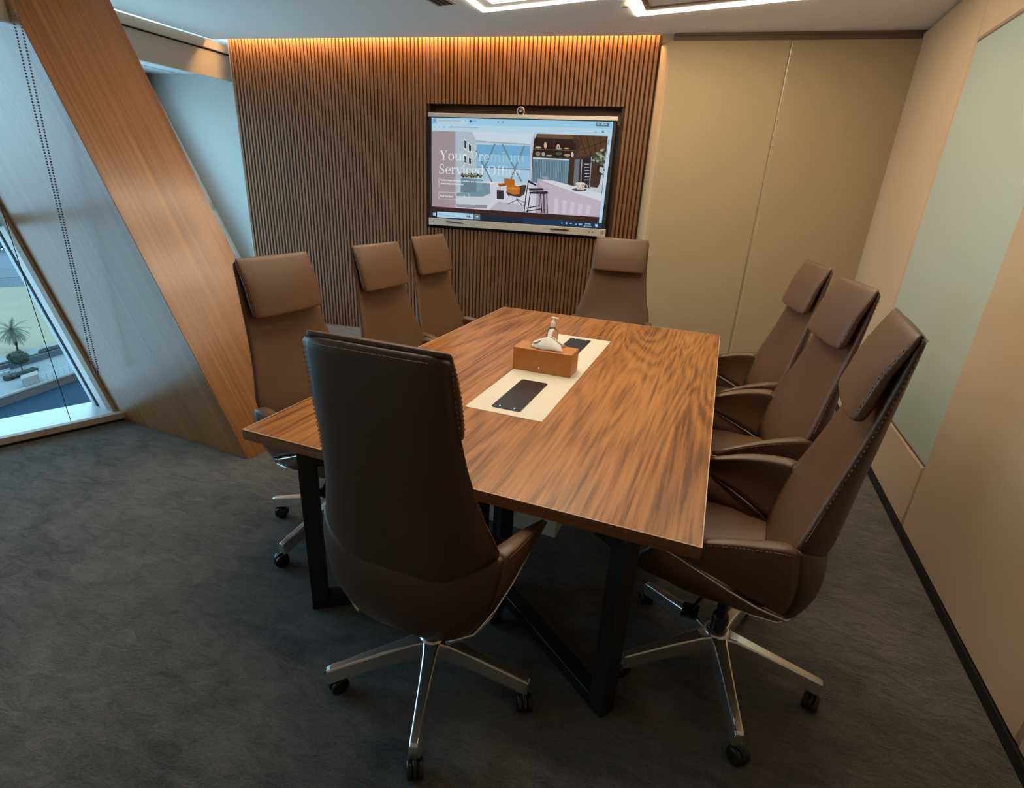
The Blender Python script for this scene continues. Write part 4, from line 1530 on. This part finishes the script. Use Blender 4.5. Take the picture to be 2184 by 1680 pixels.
# serif display lettering for the headline
def ring_g(cx, cy, rx, ry, hx, hy, a0=0, a1=360, n=22):
    out = []
    for k in range(n):
        b0 = math.radians(a0 + (a1 - a0) * k / n)
        b1 = math.radians(a0 + (a1 - a0) * (k + 1) / n)
        out.append([(cx + rx * math.cos(b0), cy + ry * math.sin(b0)), (cx + rx * math.cos(b1), cy + ry * math.sin(b1)),
                    (cx + (rx - hx) * math.cos(b1), cy + (ry - hy) * math.sin(b1)), (cx + (rx - hx) * math.cos(b0), cy + (ry - hy) * math.sin(b0))])
    return out
def R_(x0, y0, x1, y1): return [[(x0, y0), (x1, y0), (x1, y1), (x0, y1)]]
def dg(x0, y0, x1, y1, w): return [[(x0 - w / 2, y0), (x0 + w / 2, y0), (x1 + w / 2, y1), (x1 - w / 2, y1)]]
T, h_ = .105, .026
GL = {
    'Y': (.68, dg(.14, .70, .34, .32, .13) + dg(.56, .70, .35, .32, .03) + R_(.285, 0, .395, .33) + R_(.2, 0, .48, h_) + R_(.02, .70 - h_, .28, .70) + R_(.46, .70 - h_, .66, .70)),
    'o': (.54, ring_g(.26, .24, .235, .25, T, h_)),
    'u': (.58, R_(.07, .13, .07 + T, .48) + R_(.40, 0, .40 + T, .48) + R_(.0, .48 - h_, .12, .48) + R_(.33, .48 - h_, .45, .48) + R_(.45, 0, .56, h_) + ring_g(.235, .14, .165, .15, T * .75, h_ * 1.4, 180, 350, 12)),
    'r': (.42, R_(.08, 0, .08 + T, .48) + R_(.0, 0, .28, h_) + R_(.0, .48 - h_, .13, .48) + ring_g(.30, .34, .13, .145, .05, h_ * 1.6, 60, 180, 9) + ring_g(.335, .405, .055, .06, .054, .059)),
    'P': (.62, R_(.09, 0, .09 + T, .70) + R_(.01, 0, .29, h_) + R_(.01, .70 - h_, .3, .70) + R_(.15, .70 - h_, .36, .70) + R_(.15, .32, .36, .32 + h_) + ring_g(.35, .51, .225, .19, T, h_, -90, 90, 14)),
    'e': (.49, ring_g(.25, .24, .225, .25, T, h_, 0, 318, 22) + R_(.12, .255, .47, .255 + h_)),
    'm': (.90, sum([R_(x, 0, x + T, .48 if i == 0 else .38) + R_(x - .07, 0, x + T + .07, h_) for i, x in enumerate((.08, .38, .68))], []) + R_(.0, .48 - h_, .12, .48) + ring_g(.325, .35, .165, .14, T * .8, h_ * 1.5, 0, 165, 12) + ring_g(.625, .35, .165, .14, T * .8, h_ * 1.5, 0, 165, 12)),
    'i': (.28, R_(.09, 0, .09 + T, .48) + R_(.02, 0, .27, h_) + R_(.01, .48 - h_, .14, .48) + ring_g(.14, .635, .06, .065, .059, .064)),
    'S': (.56, ring_g(.27, .525, .19, .19, .07, h_ * 1.3, 40, 255, 16) + ring_g(.27, .19, .21, .20, .08, h_ * 1.3, -140, 75, 16) + dg(.13, .46, .42, .24, .12) + R_(.43, .50, .455, .70) + R_(.05, .0, .075, .2)),
    'v': (.52, dg(.12, .48, .27, 0, .115) + dg(.44, .48, .29, 0, .03) + R_(.01, .48 - h_, .24, .48) + R_(.36, .48 - h_, .52, .48)),
    'c': (.47, ring_g(.25, .24, .225, .25, T, h_, 45, 318, 20) + ring_g(.375, .37, .055, .06, .054, .059)),
    'd': (.58, ring_g(.24, .24, .215, .25, T, h_, 20, 340, 20) + R_(.38, 0, .38 + T, .72) + R_(.3, .72 - h_, .42, .72) + R_(.43, 0, .56, h_)),
    'O': (.76, ring_g(.36, .35, .335, .365, .125, h_)),
    'f': (.34, R_(.1, 0, .1 + T, .55) + R_(.02, 0, .3, h_) + R_(.02, .48 - h_, .33, .48) + ring_g(.26, .56, .16, .16, .09, h_ * 1.4, 60, 180, 9)),
    ' ': (.24, []),
}
def headline(txt, x0, y0, size, adv_scale, slope, col_fn):
    x = x0
    for ch in txt:
        adv, polys = GL[ch]
        for p in polys:
            sp(col_fn(x), *[(x + u * size * adv_scale, y0 - v * size + (x + u * size * adv_scale - x0) * slope) for u, v in p])
        x += adv * size * adv_scale
lay[0] += 5
headline('Your Premium', 272, 660, 138, .93, .016, lambda x: (226, 236, 238) if x < 560 else ((200, 222, 232) if x < 780 else (170, 206, 228)))
headline('Serviced Office', 268, 800, 138, .885, .014, lambda x: (226, 236, 238) if x < 700 else (212, 228, 236))

o_scr = obj('screen_picture', scr_bm, scr_mats, disp)
def text_mesh(txt, px, py, hpx, col, parent, squeeze=1.0, bold=0.0, name='screen_text'):
    """small sans lettering; px,py = left baseline in picture coordinates"""
    cu = bpy.data.curves.new('txt', 'FONT')
    cu.body = txt
    cu.size = 1.0
    cu.offset = bold
    cu.resolution_u = 2
    to = bpy.data.objects.new('txt', cu)
    C.objects.link(to)
    dg_ = bpy.context.evaluated_depsgraph_get()
    dg_.update()
    me = bpy.data.meshes.new_from_object(to.evaluated_get(dg_))
    bpy.data.objects.remove(to)
    x0, z0 = hm(px, py)
    x1, z1 = hm(px + 100, py + 1.5)
    x2, z2 = hm(px, py - hpx)
    s = (z2 - z0) / .73
    for v in me.vertices:
        v.co = Vector((x0 + v.co.x * s * squeeze, -.0605 - .0000 - (lay[0] + 6) * .00006, z0 + v.co.y * s))
    me.materials.append(emit('screen_colour', sr(col), 1.0))
    o = bpy.data.objects.new(name, me)
    C.objects.link(o)
    o.parent = parent
    return o
text_mesh('Perfect blend of privacy, comfort, and amenities to enhance', 296, 872, 21, (232, 240, 240), disp, .86, .012)
text_mesh('productivity and inspiration.', 296, 905, 21, (232, 240, 240), disp, .82, .012)
text_mesh('Book Your Space', 291, 1030, 18, (232, 240, 240), disp, .84, .02)
text_mesh('Premium Serviced Offices & W', 288, 275, 15, (120, 138, 155), disp, .98)
text_mesh('New Tab', 610, 279, 15, (100, 125, 148), disp, .80)
text_mesh('officesquare.com/book-your-space/', 402, 338, 17, (100, 128, 152), disp, .98)
text_mesh('08:54', 1842, 314, 20, (216, 232, 236), disp, .98, .01)
text_mesh('Type here to search', 294, 1222, 16, (120, 150, 180), disp, .95)
text_mesh('8:54 AM', 1685, 1252, 13, (196, 210, 222), disp, .92, .01)
text_mesh('26/12/2024', 1674, 1275, 13, (196, 210, 222), disp, .92, .01)

# ================================================================== blind chain and cord at the near window
t = empty('blind_chain', (-2.83, -.53, 2.30), 0, 'beaded roller blind chain hanging in a long loop beside the wood pier', 'blind chain')
bm = bmesh.new()
top = 2.85
for dx0 in (-.013, .013):
    z = top
    while z > .40:
        f = (top - z) / (top - .38)
        x = -2.78 - .085 * f + dx0 * (1 + .5 * math.sin(f * 7)) - (-2.83)
        bmesh.ops.create_icosphere(bm, subdivisions=1, radius=.0055, matrix=Matrix.Translation((x, dx0 * .3, z - 2.30)))
        z -= .0145
n = 12
for k in range(n + 1):
    an = PI + PI * k / n
    bmesh.ops.create_icosphere(bm, subdivisions=1, radius=.0055, matrix=Matrix.Translation((-.035 + .014 * math.cos(an), 0, .40 - 2.30 + .03 * math.sin(an))))
ch = obj('bead_loop', bm, mat('grey_bead_chain', (.10, .12, .14), .4), t)
t = empty('hanging_cord', (-3.006, -.665, .0), 0, 'thin dark guide cord hanging in front of the near window down to the sill', 'cord')
bm = bmesh.new()
tube(bm, [(0, 0, .03), (-.06, -.01, 1.1), (-.13, -.02, 2.3)], .0022, 6)
obj('wire', bm, M['black'], t)
bm = bmesh.new()
tube(bm, [(0.0, .0, .004), (.0, .0, .045)], .006, 8)
obj('cord_weight', bm, M['white_plastic'], t)

# ================================================================== outdoors, far below the window
K = 3.0
E1 = Vector((-.901, .434, 0))
E2 = Vector((-.434, -.901, 0))
GZ = CAMP.z - (CAMP.z + 9) * K
def X(Dd, Ll, z=0.0, k=0.0):
    """ground point: Dd out from the building, Ll sideways, k = skew of the strip"""
    d = Dd - k * (Ll - 1.6)
    p = Vector((CAMP.x, CAMP.y, 0)) + E1 * d * K + E2 * Ll * K
    return Vector((p.x, p.y, GZ + z))
mo = lambda n, c, r=.9, v=None, b=None: mat(n, c, r, spec=.2, var=v, bump=b)
M['sand'] = mo('pale_sand', (.155, .120, .066), v=(.08, .18), b=(.4, .5, .4))
M['sand_track'] = mo('grey_sandy_mound', (0.0540, 0.0563, 0.0563), v=(.12, .3), b=(.3, .8, .6))
M['gravel'] = mo('grey_gravel', (0.0518, 0.0540, 0.0540), v=(1.2, .6), b=(2, 1, .3))
M['path'] = mo('pale_paving', (0.1170, 0.1148, 0.1013), v=(.5, .08))
M['asphalt'] = mo('grey_road', (0.0675, 0.0698, 0.0720))
M['water'] = mat('dark_water', (.009, .020, .028), .8, spec=.05, bump=(.5, .3, .3))
M['quay'] = mo('reddish_quay_wall', (0.0473, 0.0338, 0.0293), v=(.4, .2))
M['wallgrey'] = mo('grey_retaining_wall', (0.0383, 0.0450, 0.0518))
M['conc'] = mo('pale_concrete', (0.1350, 0.1215, 0.0990))
M['hedge'] = mo('hedge_green', (0.0203, 0.0248, 0.0158), v=(3, .5), b=(4, 1, .2))
M['leaf'] = mo('tree_green', (0.0180, 0.0225, 0.0135), v=(3, .5))
M['trunk'] = mo('trunk_brown', (0.0315, 0.0248, 0.0180))
M['rail'] = mat('white_railing', (0.1530, 0.1620, 0.1620), .5)
LW = 12
M['plaza'] = mo('bright_paving', (.48, .44, .38))  # far paler than the paving in view, to bounce daylight indoors
def strip_g(name, d0, d1, k0, k1, z, m, label, cat, l0=-LW, l1=LW):
    bm = bmesh.new()
    N_ = 12
    for i in range(N_):
        la, lb = lerp(l0, l1, i / N_), lerp(l0, l1, (i + 1) / N_)
        face(bm, [X(d0, la, z, k0), X(d0, lb, z, k0), X(d1, lb, z, k1), X(d1, la, z, k1)])
    o = obj(name, bm, m)
    o['kind'] = 'structure'
    return o
KN = .78
strip_g('sand_field', 41.3, 66.5, KN, 0, 0, M['sand'], '', '')
strip_g('gravel_band', 66.4, 72.0, 0, 0, .05, M['gravel'], '', '')
strip_g('sand_mound', 72.0, 79.0, 0, 0, .1, M['sand_track'], '', '')
strip_g('road', 79, 97, 0, 0, 0, M['asphalt'], '', '')
strip_g('footpath', 38.6, 41.4, KN, KN, .02, M['path'], '', '')
strip_g('promenade', 34.4, 38.7, KN, KN, -.3, M['path'], '', '')
strip_g('water', 26, 34.2, KN, KN, -1.5, M['water'], '', '')
def wall_g(name, d, k, z0, z1, th, m, l0=-LW, l1=LW, label=None, cat=None, group=None, struct_=True):
    bm = bmesh.new()
    N_ = 8
    for i in range(N_):
        la, lb = lerp(l0, l1, i / N_), lerp(l0, l1, (i + 1) / N_)
        hexa(bm, [X(d, lb, z0, k), X(d, la, z0, k), X(d + th, la, z0, k), X(d + th, lb, z0, k), X(d, lb, z1, k), X(d, la, z1, k), X(d + th, la, z1, k), X(d + th, lb, z1, k)])
    o = obj(name, bm, m)
    if struct_: o['kind'] = 'structure'
    else: tag(o, label, cat, group)
    return o
bm = bmesh.new()
face(bm, [X(-120, -150, -3.6), X(-120, 150, -3.6), X(260, 150, -3.6), X(260, -150, -3.6)])
S('ground_far', bm, M['plaza'])  # ground outside the view, made pale to reflect light onto pier and ceiling
bm = bmesh.new()
face(bm, [X(.9, -60, 0), X(.9, 60, 0), X(17, 60, 0), X(17, -60, 0)])
S('plaza', bm, M['plaza'])  # unseen slab added under the window to throw light up at the ceiling
wall_g('quay_wall', 34.0, KN, -1.6, -.25, .22, M['quay'])
wall_g('quay_coping', 33.95, KN, -.25, .0, .3, M['conc'])
wall_g('retaining_wall', 38.55, KN, -.3, .75, .12, M['wallgrey'])
def blob(bm, c, r, sq=(1, 1, 1), sub=2, amp=.3, seed=0):
    st = len(bm.verts)
    bmesh.ops.create_icosphere(bm, subdivisions=sub, radius=1)
    bm.verts.ensure_lookup_table()
    for v in bm.verts[st:]:
        n = noise.noise(v.co * 2.3 + Vector((seed * 3.1, seed, 0)))
        n2 = noise.noise(v.co * 6 + Vector((seed, seed * 2, 5)))
        v.co = Vector(c) + Vector((v.co.x * sq[0], v.co.y * sq[1], v.co.z * sq[2])) * r * (1 + amp * n + amp * .7 * n2)
def leaves(bm, c, r, n, s, sq=(1, 1, 1)):
    for i in range(n):
        d = Vector((random.gauss(0, 1), random.gauss(0, 1), random.gauss(0, 1))).normalized()
        p = Vector(c) + Vector((d.x * sq[0], d.y * sq[1], d.z * sq[2])) * r * random.uniform(.8, 1.08)
        u = Vector((random.gauss(0, 1), random.gauss(0, 1), random.gauss(0, 1))).normalized() * s
        w = d.cross(u).normalized() * s * .6
        face(bm, [p - u, p + w, p + u, p - w])
# hedges and bushes on the promenade and along the path
def hedge(d, l0, l1, hgt, label, k=KN, depth=.35, name='hedge'):
    bm = bmesh.new()
    n = max(2, int((l1 - l0) / .14))
    zb = -.3 if d < 38.6 else 0
    for i in range(n + 1):
        blob(bm, X(d, lerp(l0, l1, i / n), zb + hgt * .5, k), hgt * .62, (1.2, 1.2, .9), 2, .35, i + d)
        leaves(bm, X(d, lerp(l0, l1, i / n), zb + hgt * .5, k), hgt * .62, 40, .09, (1.2, 1.2, .9))
    return tag(obj(name, bm, M['hedge']), label, 'hedge')
hedge(36.7, .2, 1.28, .8, 'low clipped dark hedge on the promenade below the round tree')
hedge(39.35, -1.1, -.45, 1.0, 'green shrub by the path, right of the round tree', name='shrub')
hedge(39.3, -.12, .12, .5, 'small reddish shrub at the top of the grey wall, beside the round tree', name='shrub')
hedge(39.3, 1.2, 2.2, .65, 'low shrub at the top of the grey wall, far left in the window', name='shrub')
# round tree
pt = X(37.6, .66, -.3, KN)
t = empty('round_tree', pt, 0, 'small round-crowned tree standing on the promenade below the palm', 'tree')
bm = bmesh.new()
blob(bm, (0, 0, 2.3), 1.25, (1, 1, .85), 3, .3, 4)
leaves(bm, (0, 0, 2.3), 1.3, 900, .10, (1, 1, .85))
obj('crown', bm, M['leaf'], t)
bm = bmesh.new()
tube(bm, [(0, 0, 0), (.03, 0, .8), (0, .02, 1.7)], [.09, .07, .06], 8)
obj('trunk', bm, M['trunk'], t)
# palm
pt = X(41.6, .66, 0, KN)
t = empty('palm_tree', pt, 0, 'date palm with drooping fronds standing on the sand beyond the path', 'palm tree')
bm = bmesh.new()
tube(bm, [(0, 0, 0), (.05, 0, 1.5), (.0, .0, 3.0), (0, 0, 3.9)], [.34, .27, .26, .32], 10)
obj('trunk', bm, M['trunk'], t)
bm = bmesh.new()
for i in range(46):
    az = i * 2.39996
    el = lerp(1.35, -.75, (i / 45) ** .8)
    L = random.uniform(2.6, 3.1)
    P_0 = Vector((0, 0, 3.9))
    prev = P_0
    d = Vector((math.cos(az) * math.cos(el), math.sin(az) * math.cos(el), math.sin(el)))
    pts = [P_0]
    for j in range(10):
        d = (d + Vector((0, 0, -.13))).normalized()
        pts.append(pts[-1] + d * L / 10)
    tube(bm, pts, [.035 - .003 * j for j in range(11)], 4)
    for j in range(2, 11):
        dd = (pts[j] - pts[j - 1]).normalized()
        side = dd.cross(Vector((0, 0, 1))).normalized()
        for m_ in (0, .33, .66):
            p = pts[j - 1].lerp(pts[j], m_)
            ll = .62 * math.sin(PI * min(1, (j + m_) / 11.5) * .8 + .35)
            for sg in (-1, 1):
                tip = p + side * sg * ll * .75 + dd * ll * .6 + Vector((0, 0, -.12 + random.uniform(-.08, .08)))
                wv = dd * .035
                face(bm, [p - wv, p + wv, tip])
fr = obj('fronds', bm, mo('palm_green', (.075, .080, .050), v=(1, .4)), t)
# bench
pt = X(37.9, 1.40, -.3, KN)
t = empty('bench', pt, math.atan2(E2.y, E2.x) + .6, 'pale bench on the promenade at the left edge of the window view', 'bench')
bm = bmesh.new()
box(bm, -.9, .9, -.22, .22, .42, .48)
obj('seat', bm, M['rail'], t)
bm = bmesh.new()
box(bm, -.9, .9, .20, .25, .60, .95)
obj('backrest', bm, M['rail'], t)
for sx in (-.75, .75):
    bm = bmesh.new()
    box(bm, sx - .04, sx + .04, -.2, .25, 0, .42)
    obj('leg', bm, M['rail'], t)
# low block and railing along the quay
t = empty('low_wall_block', X(34.45, .42, 0, KN), 0, 'pale low concrete block at the quay edge beside the railing', 'wall')
bm = bmesh.new()
pts = [X(34.3, .06, 0, KN), X(34.3, .75, 0, KN), X(35.0, .75, 0, KN), X(35.0, .06, 0, KN)]
b0 = Vector(t.location)
hexa(bm, [p - b0 for p in reversed(pts)] + [p - b0 + Vector((0, 0, 1.25)) for p in reversed(pts)])
obj('block', bm, M['conc'], t)
def railing(d, l0, l1, hgt, n, label, k=KN, zb=0.0, name='railing'):
    base = X(d, (l0 + l1) / 2, zb, k)
    t = empty(name, base, 0, label, 'railing' if name == 'railing' else 'fence')
    bm = bmesh.new()
    for z in (hgt, hgt * .55):
        tube(bm, [X(d, l0, zb + z, k) - base, X(d, l1, zb + z, k) - base], .05, 6)
    obj('rail', bm, M['rail'], t)
    for i in range(n + 1):
        bm = bmesh.new()
        l = lerp(l0, l1, i / n)
        tube(bm, [X(d, l, zb, k) - base, X(d, l, zb + hgt, k) - base], .05, 6)
        obj('post', bm, M['rail'], t)
railing(34.25, -3.0, .0, 1.05, 12, 'thin white railing along the quay above the water')
railing(91, -3.0, 4.0, 3.2, 24, 'white fence along the road in the far distance', 0, 0, 'fence')
# far row of trees closing the view
for i in range(30):
    l = lerp(-11, 11, i / 29)
    p = X(94.2 + (i % 2) * 2.6, l, 0, 0)
    t = empty('distant_tree', p, 0, 'dark green tree in the low row far beyond the road', 'tree', 'trees in the distant row')
    bm = bmesh.new()
    blob(bm, (0, 0, 2.6), 2.0, (.92, .92, 1.25), 2, .25, i)
    leaves(bm, (0, 0, 2.6), 2.0, 120, .3, (.9, .9, 1.25))
    obj('crown', bm, M['leaf'], t)
    bm = bmesh.new()
    tube(bm, [(0, 0, 0), (0, 0, 2)], .25, 6)
    obj('trunk', bm, M['trunk'], t)
